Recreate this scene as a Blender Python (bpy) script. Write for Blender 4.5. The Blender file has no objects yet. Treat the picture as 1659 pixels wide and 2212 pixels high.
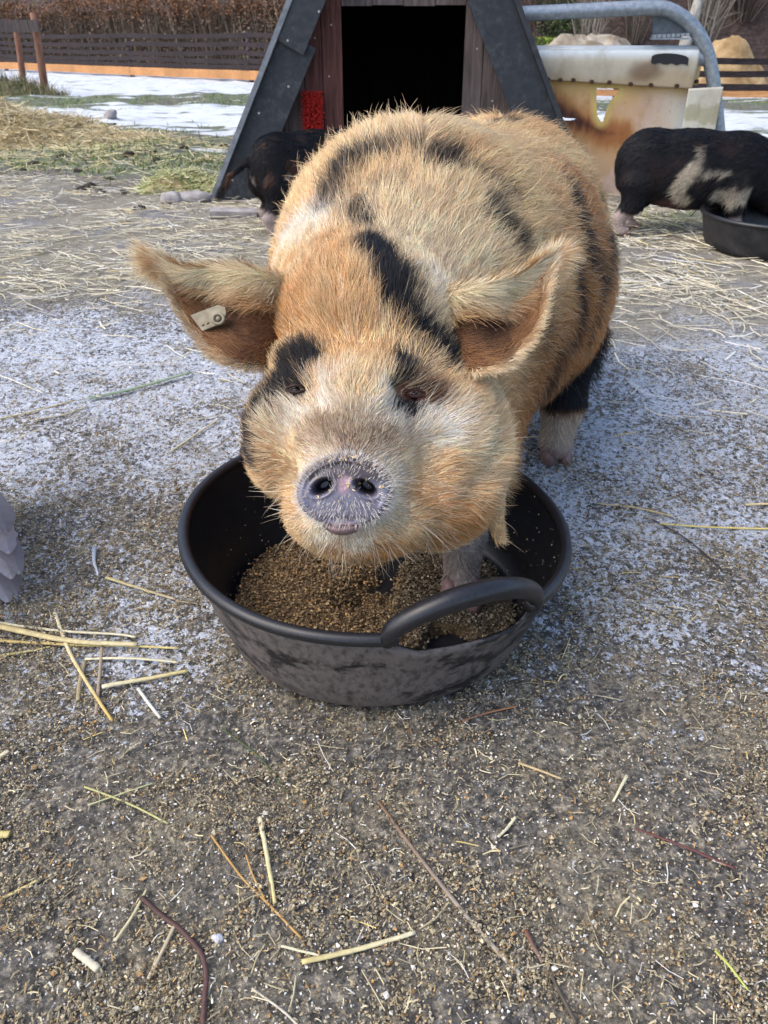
import bpy, math, random
import numpy as np
from mathutils import Vector, Matrix

# ------------------------------------------------------------------ camera
H = 0.90                      # lens height above the yard
TH = math.radians(31.8)       # pitch below the horizontal
FPX = 1728.0                  # focal length for a 1659 x 2212 picture
CT, ST = math.cos(TH), math.sin(TH)
S = bpy.context.scene
COL = S.collection
cam = bpy.data.cameras.new("camera")
cam.sensor_fit = 'VERTICAL'
cam.sensor_height = 36.0
cam.sensor_width = 27.0
cam.lens = 36.0 * FPX / 2212.0
cam.clip_start = 0.02
cam.clip_end = 400
cam.dof.use_dof = True
cam.dof.focus_distance = 1.08
cam.dof.aperture_fstop = 14.0
camo = bpy.data.objects.new("camera", cam)
camo.location = (0, 0, H)
camo.rotation_euler = (math.pi / 2 - TH, 0, 0)
COL.objects.link(camo)
S.camera = camo
# ------------------------------------------------------------------ light
SUN_EL, SUN_AZ = math.radians(52), math.radians(250)   # azimuth clockwise from +Y
W = bpy.data.worlds.new("World")
S.world = W
W.use_nodes = True
nt = W.node_tree
bg = nt.nodes['Background']
sky = nt.nodes.new('ShaderNodeTexSky')
sky.sky_type = 'NISHITA'
sky.sun_disc = False
sky.sun_elevation = SUN_EL
sky.sun_rotation = SUN_AZ
sky.air_density = 1.0
sky.dust_density = 3.0
sky.ozone_density = 1.0
nt.links.new(sky.outputs[0], bg.inputs[0])
bg.inputs[1].default_value = 0.15
sl = bpy.data.lights.new("sun", 'SUN')
sl.energy = 0.55
sl.angle = math.radians(60)
sl.color = (1.0, 0.97, 0.93)
so = bpy.data.objects.new("sun", sl)
sd = Vector((math.sin(SUN_AZ) * math.cos(SUN_EL), math.cos(SUN_AZ) * math.cos(SUN_EL), math.sin(SUN_EL)))
so.rotation_euler = sd.to_track_quat('Z', 'Y').to_euler()
so.location = (0, 0, 20)
COL.objects.link(so)
S.view_settings.view_transform = 'Standard'
S.view_settings.look = 'None'
S.view_settings.gamma = 1.0
S.view_settings.exposure = 1.08
S.cycles.max_bounces = 6
S.cycles.transparent_max_bounces = 8
try:
    S.cycles_curves.shape = 'RIBBONS'
    S.cycles_curves.subdivisions = 2
except Exception:
    pass

rng = np.random.default_rng(11)
random.seed(5)

# ------------------------------------------------------------------ helpers
EX = np.array([1.0, 0, 0]); EU = np.array([0, ST, CT]); EF = np.array([0, CT, -ST])
CAMP = np.array([0, 0, H])

def P(u, v, d):
    """point of the place seen at (u, v) of the photograph, d metres into it"""
    return CAMP + d * ((u - 829.5) / FPX * EX + (1106 - v) / FPX * EU + EF)

def G(u, v, z=0.0):
    """point seen at (u, v) at height z"""
    r = (u - 829.5) / FPX * EX + (1106 - v) / FPX * EU + EF
    return CAMP + r * ((z - H) / r[2])

def Y(u, v, y):
    """point seen at (u, v) on the upright plane at distance y"""
    r = (u - 829.5) / FPX * EX + (1106 - v) / FPX * EU + EF
    return CAMP + r * (y / r[1])

def hash3(ix, iy, iz, seed):
    h = (ix * 374761393 + iy * 668265263 + iz * 2147483647 + seed * 974634211) & 0xFFFFFFFF
    h = ((h ^ (h >> 13)) * 1274126177) & 0xFFFFFFFF
    h = ((h ^ (h >> 16)) * 2246822519) & 0xFFFFFFFF
    return ((h ^ (h >> 15)) & 0xFFFFFF) / float(0xFFFFFF)

def vn(p, scale, seed=0):
    """value noise 0..1"""
    q = np.asarray(p, float) * scale + 1000.0
    i = np.floor(q).astype(np.int64); f = q - i
    f = f * f * (3 - 2 * f)
    r = 0
    for dx in (0, 1):
        for dy in (0, 1):
            for dz in (0, 1):
                w = (f[:, 0] if dx else 1 - f[:, 0]) * (f[:, 1] if dy else 1 - f[:, 1]) * (f[:, 2] if dz else 1 - f[:, 2])
                r = r + w * hash3(i[:, 0] + dx, i[:, 1] + dy, i[:, 2] + dz, seed)
    return r

def fbm(p, scale, seed=0, oct=3):
    r = 0; a = 0.5; t = 0
    for k in range(oct):
        r = r + a * vn(p, scale * 2 ** k, seed + 17 * k); t += a; a *= 0.5
    return r / t

def smooth(a, b, x):
    t = np.clip((x - a) / (b - a), 0, 1)
    return t * t * (3 - 2 * t)

def norm(v):
    return v / np.maximum(np.linalg.norm(v, axis=-1, keepdims=True), 1e-9)

def tag(o, label=None, cat=None, group=None, kind=None):
    if label: o['label'] = label
    if cat: o['category'] = cat
    if group: o['group'] = group
    if kind: o['kind'] = kind
    return o

def empty(name, loc=(0, 0, 0), rz=0.0):
    o = bpy.data.objects.new(name, None)
    o.empty_display_size = 0.05
    o.location = loc; o.rotation_euler = (0, 0, rz)
    COL.objects.link(o)
    return o

def build(name, verts, faces, mat=None, parent=None, tint=None, smooth_=False, uv=None):
    """one mesh object; verts Nx3; faces: an array Mx3 / Mx4 or a list of them; tint: per-vertex colour"""
    me = bpy.data.meshes.new(name)
    verts = np.asarray(verts, np.float32)
    fl = faces if isinstance(faces, list) else [faces]
    fl = [np.asarray(f, np.int32) for f in fl if len(f)]
    me.vertices.add(len(verts)); me.vertices.foreach_set('co', verts.ravel())
    loops = np.concatenate([f.ravel() for f in fl])
    cnt = np.concatenate([np.full(len(f), f.shape[1], np.int32) for f in fl])
    st = np.concatenate([[0], np.cumsum(cnt)[:-1]]).astype(np.int32)
    me.loops.add(len(loops)); me.loops.foreach_set('vertex_index', loops)
    me.polygons.add(len(cnt)); me.polygons.foreach_set('loop_start', st)
    try:
        me.polygons.foreach_set('loop_total', cnt)
    except Exception:
        pass
    me.polygons.foreach_set('use_smooth', np.full(len(cnt), bool(smooth_)))
    if tint is not None:
        a = me.attributes.new('tint', 'FLOAT_COLOR', 'POINT')
        t = np.ones((len(verts), 4), np.float32); t[:, :tint.shape[1]] = tint
        a.data.foreach_set('color', t.ravel())
    me.update(calc_edges=True); me.validate()
    if mat: me.materials.append(mat)
    o = bpy.data.objects.new(name, me)
    COL.objects.link(o)
    if parent is not None: o.parent = parent
    return o

class MB:
    """collects shapes for one mesh"""
    def __init__(s): s.v = []; s.q = []; s.t = []; s.c = []; s.n = 0
    def add(s, v, q=None, t=None, c=None):
        v = np.asarray(v, float)
        s.v.append(v)
        if q is not None and len(q): s.q.append(np.asarray(q, int) + s.n)
        if t is not None and len(t): s.t.append(np.asarray(t, int) + s.n)
        if c is not None: s.c.append(np.broadcast_to(np.asarray(c, float), (len(v), 3)))
        s.n += len(v)
        return s
    def box(s, lo, hi, c=None, M=None):
        lo = np.array(lo, float); hi = np.array(hi, float)
        v = np.array([[(lo, hi)[i][0], (lo, hi)[j][1], (lo, hi)[k][2]] for i in (0, 1) for j in (0, 1) for k in (0, 1)])
        if M is not None: v = v @ M[:3, :3].T + M[:3, 3]
        q = [[0, 1, 3, 2], [4, 6, 7, 5], [0, 4, 5, 1], [2, 3, 7, 6], [0, 2, 6, 4], [1, 5, 7, 3]]
        return s.add(v, q, c=c)
    def tube(s, pts, rad, n=10, c=None, cap=True, flat=1.0):
        pts = np.asarray(pts, float); m = len(pts)
        rad = np.broadcast_to(np.asarray(rad, float), (m,))
        tg = norm(np.gradient(pts, axis=0))
        ref = np.array([0.0, 0, 1.0])
        if abs(tg[0] @ ref) > 0.9: ref = np.array([1.0, 0, 0])
        a = norm(np.cross(tg[0], ref)); vs = []
        for i in range(m):
            a = norm(a - (a @ tg[i]) * tg[i]); b = np.cross(tg[i], a)
            an = np.arange(n) * 2 * math.pi / n
            vs.append(pts[i] + rad[i] * (np.cos(an)[:, None] * a + flat * np.sin(an)[:, None] * b))
        v = np.concatenate(vs)
        k = np.arange(n); q = []
        for i in range(m - 1):
            q.append(np.stack([i * n + k, i * n + (k + 1) % n, (i + 1) * n + (k + 1) % n, (i + 1) * n + k], 1))
        q = np.concatenate(q)
        t = []
        if cap:
            v = np.concatenate([v, pts[:1], pts[-1:]])
            t = np.concatenate([np.stack([np.full(n, m * n), (k + 1) % n, k], 1),
                                np.stack([np.full(n, m * n + 1), (m - 1) * n + k, (m - 1) * n + (k + 1) % n], 1)])
        return s.add(v, q, t, c)
    def build(s, name, mat=None, parent=None, smooth_=False):
        fs = []
        if s.q: fs.append(np.concatenate(s.q))
        if s.t: fs.append(np.concatenate(s.t))
        tint = np.concatenate(s.c) if s.c and sum(len(x) for x in s.c) == s.n else None
        return build(name, np.concatenate(s.v), fs, mat, parent, tint, smooth_)

def spline(pts, n):
    """Catmull-Rom through pts"""
    p = np.asarray(pts, float)
    if len(p) == 2:
        t = np.linspace(0, 1, n)[:, None]; return p[0] * (1 - t) + p[1] * t
    e = np.vstack([2 * p[0] - p[1], p, 2 * p[-1] - p[-2]])
    out = []
    T = np.linspace(0, len(p) - 1 - 1e-9, n)
    for t in T:
        i = int(t); f = t - i
        a, b, c, d = e[i], e[i + 1], e[i + 2], e[i + 3]
        out.append(0.5 * (2 * b + (c - a) * f + (2 * a - 5 * b + 4 * c - d) * f * f + (3 * b - a - 3 * c + d) * f ** 3))
    return np.array(out)

# ------------------------------------------------------------------ materials
def mat(name):
    m = bpy.data.materials.new(name); m.use_nodes = True
    n = m.node_tree
    return m, n, n.nodes['Principled BSDF']

def nd(n, t, **kw):
    x = n.nodes.new(t)
    for k, v in kw.items():
        if k.startswith('i_'):
            key = k[2:]
            x.inputs[int(key) if key.isdigit() else key.replace('_', ' ')].default_value = v
        else: setattr(x, k, v)
    return x

def lk(n, a, b): n.links.new(a, b)

def ramp(n, fac, stops):
    r = nd(n, 'ShaderNodeValToRGB')
    e = r.color_ramp.elements
    while len(e) < len(stops): e.new(0.5)
    for i, (p, c) in enumerate(stops):
        e[i].position = p; e[i].color = (*c, 1) if len(c) == 3 else c
    lk(n, fac, r.inputs[0])
    return r.outputs[0]

def noise(n, scale, detail=4.0, rough=0.55, vec=None, dist=0.0):
    x = nd(n, 'ShaderNodeTexNoise', i_Scale=scale, i_Detail=detail, i_Roughness=rough, i_Distortion=dist)
    if vec is None:
        tc = n.nodes.get('TCO') or nd(n, 'ShaderNodeTexCoord', name='TCO')
        vec = tc.outputs['Object']
    lk(n, vec, x.inputs['Vector'])
    return x.outputs['Fac']

def mapped(n, scale, rot=(0, 0, 0)):
    tc = n.nodes.get('TCO') or nd(n, 'ShaderNodeTexCoord', name='TCO')
    m = nd(n, 'ShaderNodeMapping'); m.inputs['Scale'].default_value = scale; m.inputs['Rotation'].default_value = rot
    lk(n, tc.outputs['Object'], m.inputs['Vector'])
    return m.outputs[0]

def mix(n, f, a, b, mode='MIX'):
    m = nd(n, 'ShaderNodeMix', data_type='RGBA', blend_type=mode)
    for s, x in ((0, f), (6, a), (7, b)):
        if isinstance(x, (int, float)): m.inputs[s].default_value = x
        elif isinstance(x, tuple): m.inputs[s].default_value = (*x, 1) if len(x) == 3 else x
        else: lk(n, x, m.inputs[s])
    return m.outputs[2]

def math_(n, op, a, b=None, c=None, clamp=False):
    m = nd(n, 'ShaderNodeMath', operation=op, use_clamp=clamp)
    for i, x in enumerate((a, b, c)):
        if x is None: continue
        if isinstance(x, (int, float)): m.inputs[i].default_value = x
        else: lk(n, x, m.inputs[i])
    return m.outputs[0]

def sstep(n, a, b, x):
    m = nd(n, 'ShaderNodeMapRange', interpolation_type='SMOOTHSTEP')
    m.inputs['From Min'].default_value = a; m.inputs['From Max'].default_value = b
    lk(n, x, m.inputs['Value'])
    return m.outputs[0]

def bump(n, bs, h, strength=0.5, dist=0.01):
    b = nd(n, 'ShaderNodeBump', i_Strength=strength, i_Distance=dist)
    lk(n, h, b.inputs['Height']); lk(n, b.outputs[0], bs.inputs['Normal'])

def attr(n, name):
    return nd(n, 'ShaderNodeAttribute', attribute_name=name)

def simple(name, stops, scale, rough=0.7, bs_=0.4, bd=0.004, spec=0.3, stretch=None, detail=5):
    m, n, b = mat(name)
    v = mapped(n, stretch) if stretch else None
    f = noise(n, scale, detail, 0.6, v)
    lk(n, ramp(n, f, stops), b.inputs['Base Color'])
    b.inputs['Roughness'].default_value = rough
    b.inputs['Specular IOR Level'].default_value = spec
    if bs_: bump(n, b, f, bs_, bd)
    return m

def tinted(name, rough=0.8, spec=0.2, var=0.25, scale=300, trans=0.0):
    m, n, b = mat(name)
    a = attr(n, 'tint')
    f = noise(n, scale, 3)
    c = mix(n, 1.0, a.outputs['Color'], ramp(n, f, [(0.25, (1 - var,) * 3), (0.75, (1 + var,) * 3)]), 'MULTIPLY')
    lk(n, c, b.inputs['Base Color'])
    b.inputs['Roughness'].default_value = rough
    b.inputs['Specular IOR Level'].default_value = spec
    return m

def gz(x, y):
    """height of the yard"""
    x = np.asarray(x, float); y = np.asarray(y, float)
    p = np.stack([x.ravel(), y.ravel(), np.zeros(x.size)], 1)
    h = -0.02 * np.maximum(0, p[:, 1] - 5)
    near = 1 - smooth(2.0, 5.0, np.abs(p[:, 1]))
    h += (fbm(p, 9, 3, 2) - 0.5) * 0.008 + (fbm(p, 55, 5, 3) - 0.5) * 0.012 * near
    h += (fbm(p, 1.6, 8, 3) - 0.5) * 0.10 * smooth(4.5, 8, p[:, 1])
    return h.reshape(x.shape)
# ------------------------------------------------------------------ implicit modelling for the animals
def rcone(a, b, r1, r2):
    a = np.asarray(a, float); b = np.asarray(b, float)
    def f(p):
        ba = b - a; l2 = ba @ ba
        t = np.clip(((p - a) @ ba) / l2, 0, 1)
        return np.linalg.norm(p - a - t[:, None] * ba, axis=1) - (r1 + (r2 - r1) * t)
    m = max(r1, r2)
    f.lo = np.minimum(a, b) - m; f.hi = np.maximum(a, b) + m
    return f

def ell(c, r, B=None):
    c = np.asarray(c, float); r = np.asarray(r, float)
    def f(p):
        q = p - c
        if B is not None: q = q @ B.T
        k0 = np.linalg.norm(q / r, axis=1); k1 = np.linalg.norm(q / (r * r), axis=1)
        return k0 * (k0 - 1) / np.maximum(k1, 1e-6)
    f.lo = c - r.max(); f.hi = c + r.max()
    return f

def sdf_of(prims, dents=()):
    def f(p):
        d = None
        for fn, k in prims:
            e = fn(p)
            if d is None: d = e
            else:
                h = np.maximum(k - np.abs(d - e), 0) / k
                d = np.minimum(d, e) - h * h * h * k / 6
        for fn, k in dents:
            e = -fn(p)
            h = np.maximum(k - np.abs(d - e), 0) / k
            d = np.maximum(d, e) + h * h * h * k / 6
        return d
    f.lo = np.min([q.lo for q, _ in prims], 0); f.hi = np.max([q.hi for q, _ in prims], 0)
    return f

def mesh_sdf(f, h):
    """surface nets"""
    lo = f.lo - 3 * h; hi = f.hi + 3 * h
    n = np.ceil((hi - lo) / h).astype(int) + 1
    xs = [lo[i] + h * np.arange(n[i]) for i in range(3)]
    V = np.empty(n, np.float32)
    for i in range(n[0]):
        yy, zz = np.meshgrid(xs[1], xs[2], indexing='ij')
        p = np.stack([np.full(yy.size, xs[0][i]), yy.ravel(), zz.ravel()], 1)
        V[i] = f(p).reshape(n[1], n[2])
    ins = V < 0
    c = [(a, b, d) for a in (0, 1) for b in (0, 1) for d in (0, 1)]
    sl = lambda o: tuple(slice(o[k], n[k] - 1 + o[k]) for k in range(3))
    cntin = sum(ins[sl(o)].astype(np.int8) for o in c)
    act = (cntin > 0) & (cntin < 8)
    I = np.argwhere(act)
    acc = np.zeros((len(I), 3)); num = np.zeros(len(I))
    val = {o: V[I[:, 0] + o[0], I[:, 1] + o[1], I[:, 2] + o[2]].astype(float) for o in c}
    for o in c:
        for ax in range(3):
            if o[ax]: continue
            o2 = list(o); o2[ax] = 1; o2 = tuple(o2)
            a, b = val[o], val[o2]
            x = (a < 0) != (b < 0)
            t = np.where(x, a / np.where(x, a - b, 1), 0)
            pt = np.tile(np.array(o, float), (len(I), 1)); pt[:, ax] += t
            acc[x] += pt[x]; num[x] += 1
    verts = lo + h * (I + acc / num[:, None])
    idx = np.full(act.shape, -1, np.int64); idx[act] = np.arange(len(I))
    quads = []
    for ax in range(3):
        o = [0, 0, 0]; o[ax] = 1
        a = ins[:n[0] - o[0], :n[1] - o[1], :n[2] - o[2]]; b = ins[o[0]:, o[1]:, o[2]:]
        E = np.argwhere(a != b)
        s = a[E[:, 0], E[:, 1], E[:, 2]]
        u, v = [(1, 2), (2, 0), (0, 1)][ax]
        def cell(du, dv):
            J = E.copy(); J[:, u] += du; J[:, v] += dv
            return idx[J[:, 0], J[:, 1], J[:, 2]]
        q = np.stack([cell(-1, -1), cell(0, -1), cell(0, 0), cell(-1, 0)], 1)
        q[~s] = q[~s][:, ::-1]
        quads.append(q)
    q = np.concatenate(quads)
    return verts, q[(q >= 0).all(1)]

def vnormals(v, q):
    n = np.cross(v[q[:, 2]] - v[q[:, 0]], v[q[:, 3]] - v[q[:, 1]])
    out = np.zeros_like(v)
    for k in range(4): np.add.at(out, q[:, k], n)
    return norm(out)

def trace(f, u, v, d0=0.5, d1=4.0):
    """first point of the animal met at (u, v)"""
    r = (u - 829.5) / FPX * EX + (1106 - v) / FPX * EU + EF
    L = np.linalg.norm(r); d = d0
    for _ in range(120):
        e = float(f((CAMP + r * d)[None])[0])
        if e < 0.0008: return CAMP + r * d
        d += max(e * 0.8, 0.0008) / L
        if d > d1: return None
    return CAMP + r * d

def sample(v, q, nrm, N, dens=None):
    a = 0.5 * np.linalg.norm(np.cross(v[q[:, 2]] - v[q[:, 0]], v[q[:, 3]] - v[q[:, 1]]), axis=1)
    if dens is not None: a = a * dens(v[q].mean(1))
    c = np.cumsum(a); c /= c[-1]
    i = np.searchsorted(c, rng.random(N))
    s, t = rng.random((2, N))[:, :, None]
    def bl(A): return (A[q[i, 0]] * (1 - s) + A[q[i, 1]] * s) * (1 - t) + (A[q[i, 3]] * (1 - s) + A[q[i, 2]] * s) * t
    return bl(v), norm(bl(nrm))

def capd(p, pts):
    """distance to a polyline"""
    pts = np.asarray(pts, float)
    if len(pts) == 1: return np.linalg.norm(p - pts[0], axis=1)
    d = None
    for a, b in zip(pts[:-1], pts[1:]):
        ba = b - a; t = np.clip(((p - a) @ ba) / max(ba @ ba, 1e-9), 0, 1)
        e = np.linalg.norm(p - a - t[:, None] * ba, axis=1)
        d = e if d is None else np.minimum(d, e)
    return d

def hair(name, root, flow, nrm, length, lift, r0, colour, m, parent, K=5, curl=0.15, droop=0.0, tip=0.15):
    """a coat: one curve per hair"""
    N = len(root)
    flow = norm(flow - (flow * nrm).sum(1, keepdims=True) * nrm)
    side = np.cross(nrm, flow)
    # locks: neighbouring hairs lean together
    lean = np.stack([vn(root, 34, s) - 0.5 for s in (1, 2)], 1) * 0.7 + np.stack([vn(root, 90, s) - 0.5 for s in (3, 4)], 1) * 0.6
    own = rng.normal(0, 1, (N, 2)) * curl
    d0 = norm(flow + side * (lean[:, :1] + own[:, :1]) + nrm * (lift[:, None] + 0.35 * lean[:, 1:] + 0.5 * own[:, 1:]).clip(0.03, 3))
    d1 = norm(flow + side * (1.3 * lean[:, :1] + 2 * own[:, :1]) + nrm * (0.25 * lift[:, None] + 0.2 * own[:, 1:]) + np.array([0, 0, -1.0]) * droop)
    pts = np.empty((N, K, 3)); pts[:, 0] = root - nrm * 0.001
    step = (length / (K - 1))[:, None]
    for k in range(1, K):
        t = (k - 0.5) / (K - 1)
        pts[:, k] = pts[:, k - 1] + step * norm(d0 * (1 - t) + d1 * t)
    cu = bpy.data.hair_curves.new(name)
    cu.add_curves([K] * N)
    cu.attributes['position'].data.foreach_set('vector', pts.astype(np.float32).ravel())
    tt = np.linspace(0, 1, K)
    rad = np.asarray(r0)[:, None] * (1 - (1 - tip) * tt ** 1.5)[None]
    ra = cu.attributes.get('radius') or cu.attributes.new('radius', 'FLOAT', 'POINT')
    ra.data.foreach_set('value', rad.astype(np.float32).ravel())
    ca = cu.attributes.new('tint', 'FLOAT_COLOR', 'CURVE')
    c = np.ones((N, 4), np.float32); c[:, :3] = colour
    ca.data.foreach_set('color', c.ravel())
    cu.materials.append(m)
    o = bpy.data.objects.new(name, cu)
    COL.objects.link(o)
    o.parent = parent
    return o

m_hair, n_, b_ = mat("animal_hair")
lk(n_, attr(n_, 'tint').outputs['Color'], b_.inputs['Base Color'])
b_.inputs['Roughness'].default_value = 0.5
b_.inputs['Specular IOR Level'].default_value = 0.28
m_skin, n_, b_ = mat("animal_skin")
lk(n_, mix(n_, 1.0, attr(n_, 'tint').outputs['Color'], ramp(n_, noise(n_, 120, 4), [(0.3, (0.7, 0.68, 0.66)), (0.7, (1.0, 1.0, 1.0))]), 'MULTIPLY'), b_.inputs['Base Color'])
b_.inputs['Roughness'].default_value = 0.75
b_.inputs['Specular IOR Level'].default_value = 0.2

def ball(c, r, nu=20, nv=12):
    th = np.linspace(0, math.pi, nv)[:, None]; ph = (np.arange(nu) * 2 * math.pi / nu)[None]
    v = np.stack([np.sin(th) * np.cos(ph), np.sin(th) * np.sin(ph), np.cos(th) + 0 * ph], -1).reshape(-1, 3) * r + c
    i, j = np.meshgrid(np.arange(nv - 1), np.arange(nu), indexing='ij'); i = i.ravel(); j = j.ravel()
    return v, np.stack([i * nu + j, (i + 1) * nu + j, (i + 1) * nu + (j + 1) % nu, i * nu + (j + 1) % nu], 1)

# ------------------------------------------------------------------ the ginger pig
B = np.stack([EX, EU, EF])
MIDL, MIDR = np.array([0.065, 1.52, 0.435]), np.array([0.29, 2.12, 0.405])
LH = [np.array(x) for x in ((0.37, 1.98, 0.36), (0.435, 1.86, 0.24), (0.425, 1.745, 0.125), (0.410, 1.715, 0.04))]
RH = [np.array(x) for x in ((0.12, 2.08, 0.36), (0.08, 1.98, 0.24), (0.07, 2.04, 0.13), (0.07, 2.00, 0.04))]
LF = [np.array(x) for x in ((0.17, 1.42, 0.32), (0.16, 1.26, 0.21), (0.14, 1.165, 0.12), (0.135, 1.135, 0.055))]
RF = [np.array(x) for x in ((-0.08, 1.50, 0.32), (-0.12, 1.54, 0.20), (-0.12, 1.58, 0.12), (-0.12, 1.57, 0.04))]
prims = [
    (ell(P(832, 920, 1.20), (0.174, 0.145, 0.145), B), 0.05),
    (ell(P(790, 730, 1.22), (0.145, 0.135, 0.15), B), 0.08),
    (rcone(P(785, 935, 1.10), P(750, 1050, 1.075), 0.110, 0.072), 0.035),
    (rcone(P(758, 1036, 1.12), P(746, 1058, 1.056), 0.072, 0.048), 0.02),
    (ell(P(775, 1110, 1.07), (0.095, 0.062, 0.07), B), 0.05),
    (ell(P(975, 975, 1.15), (0.080, 0.10, 0.10), B), 0.05),
    (ell(P(640, 945, 1.14), (0.07, 0.09, 0.09), B), 0.05),
    (ell(P(905, 1075, 1.13), (0.10, 0.07, 0.08), B), 0.05),
    (rcone(P(795, 740, 1.30), (0.05, 1.50, 0.50), 0.16, 0.24), 0.08),
    (rcone(P(800, 640, 1.33), (0.06, 1.50, 0.53), 0.135, 0.19), 0.10),
    (rcone(P(880, 960, 1.27), (0.07, 1.45, 0.36), 0.13, 0.20), 0.08),
    (ell(MIDL, (0.270, 0.29, 0.272)), 0.10),
    (ell((0.17, 1.78, 0.415), (0.325, 0.38, 0.290)), 0.16),
    (ell(MIDR, (0.275, 0.28, 0.29)), 0.16),
    (ell(P(672, 795, 1.115), (0.050, 0.036, 0.045), B), 0.03),
    (ell(P(878, 800, 1.115), (0.048, 0.036, 0.045), B), 0.03),
    (rcone(P(1052, 1050, 1.12), P(1078, 1166, 1.14), 0.024, 0.007), 0.02),
]
for L, r in ((LH, (0.13, 0.085, 0.047, 0.037)), (RH, (0.13, 0.085, 0.047, 0.037)), (LF, (0.11, 0.052, 0.031, 0.029)), (RF, (0.11, 0.06, 0.04, 0.035))):
    for i in range(3):
        prims.append((rcone(L[i], L[i + 1], r[i], r[i + 1]), 0.04))
    prims.append((ell(L[3] + np.array([0, -0.012, -0.012]), (r[3] * 1.02, r[3] * 1.25, 0.028)), 0.02))
eyeL, eyeR = P(640, 842, 1.045), P(893, 853, 1.045)
dents = [(ell(P(1040, 722, 1.15), (0.045, 0.036, 0.06), B), 0.03), (ell(P(545, 715, 1.13), (0.03, 0.036, 0.05), B), 0.03), (ell(P(640, 842, 1.02), (0.034, 0.018, 0.04), B), 0.03), (ell(P(893, 853, 1.02), (0.032, 0.018, 0.04), B), 0.03),
         (ell(P(745, 958, 0.985), (0.045, 0.006, 0.012), B), 0.012)]
pigf = sdf_of(prims, dents)
# folds of the face: between muzzle and jowls, under the eyes
for line, r, dep in (([(612, 890), (598, 960), (610, 1040), (645, 1110)], 0.022, 0.008), ([(900, 905), (925, 980), (920, 1050), (880, 1120)], 0.022, 0.008),
                     ([(600, 860), (650, 880), (700, 878)], 0.014, 0.007), ([(850, 885), (900, 892), (950, 880)], 0.014, 0.006), ([(1010, 1060), (1060, 1000), (1085, 930)], 0.020, 0.010)):
    q_ = [trace(pigf, u, v) + EF * (dep - r) * 1.0 for u, v in line]
    for a_, c_ in zip(q_[:-1], q_[1:]): dents.append((rcone(a_, c_, r, r), 0.02))
pigf = sdf_of(prims, dents)
pv, pq = mesh_sdf(pigf, 0.0085)
pn = vnormals(pv, pq)

def ear(upper, lower, dup, dlo, hollow, thick, nt=26, ns=15):
    """a cupped ear: upper / lower edge from base to tip as (u, v); returns outer grid, inner grid"""
    U = spline([P(u, v, d) for (u, v), d in zip(upper, dup)], nt)
    L = spline([P(u, v, d) for (u, v), d in zip(lower, dlo)], nt)
    s = np.linspace(0, 1, ns)[None, :, None]
    t = np.linspace(0, 1, nt)[:, None, None]
    flat = U[:, None] * (1 - s) + L[:, None] * s
    bow = np.sin(np.pi * s ** 0.8) * smooth(0.02, 0.42, t)
    back = EF * 0.9 + EU * 0.15
    inner = flat + back * hollow * bow * (1 - t ** 1.6)
    outer = flat + back * (hollow * bow * (1 - t ** 1.6) + thick * (np.sin(np.pi * s) ** 0.5) * (1 - 0.85 * t)) + EU * thick * 0.7 * np.sin(np.pi * np.clip(s * 2.2, 0, 1)) * (1 - t)
    return inner, outer

def ear_mesh(inner, outer):
    nt, ns, _ = inner.shape
    v = np.concatenate([inner.reshape(-1, 3), outer.reshape(-1, 3)]); o = nt * ns
    i, j = np.meshgrid(np.arange(nt - 1), np.arange(ns - 1), indexing='ij'); i = i.ravel(); j = j.ravel()
    g = lambda a, b: a * ns + b
    q1 = np.stack([g(i, j), g(i + 1, j), g(i + 1, j + 1), g(i, j + 1)], 1)
    q2 = q1[:, ::-1] + o
    a = np.arange(nt - 1)
    e1 = np.stack([g(a, 0), g(a, 0) + o, g(a + 1, 0) + o, g(a + 1, 0)], 1)
    e2 = np.stack([g(a, ns - 1), g(a + 1, ns - 1), g(a + 1, ns - 1) + o, g(a, ns - 1) + o], 1)
    return v, q1, q2, np.concatenate([e1, e2])

earL = ear([(655, 630), (560, 585), (468, 578), (408, 582), (352, 566)], [(640, 790), (508, 792), (436, 735), (388, 662), (352, 571)],
           [1.20, 1.135, 1.14, 1.14, 1.14], [1.17, 1.075, 1.10, 1.12, 1.14], 0.060, 0.03)
earR = ear([(880, 650), (1000, 620), (1085, 606), (1140, 580), (1188, 556)], [(905, 790), (1045, 803), (1112, 768), (1162, 692), (1190, 562)],
           [1.20, 1.135, 1.16, 1.18, 1.20], [1.18, 1.075, 1.12, 1.16, 1.20], 0.060, 0.03)
# ---- coat colours: patches laid on the animal's own surface
def on(*uv):
    return [q for q in (trace(pigf, u, v) for u, v in uv) if q is not None]

CREAM = (0.78, 0.55, 0.29); GING = (0.52, 0.225, 0.055); PALE = (0.83, 0.665, 0.44); WHITE = (0.86, 0.80, 0.70)
BLK = (0.012, 0.012, 0.015); RUST = (0.46, 0.20, 0.05); BROWN = (0.20, 0.095, 0.035)
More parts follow.
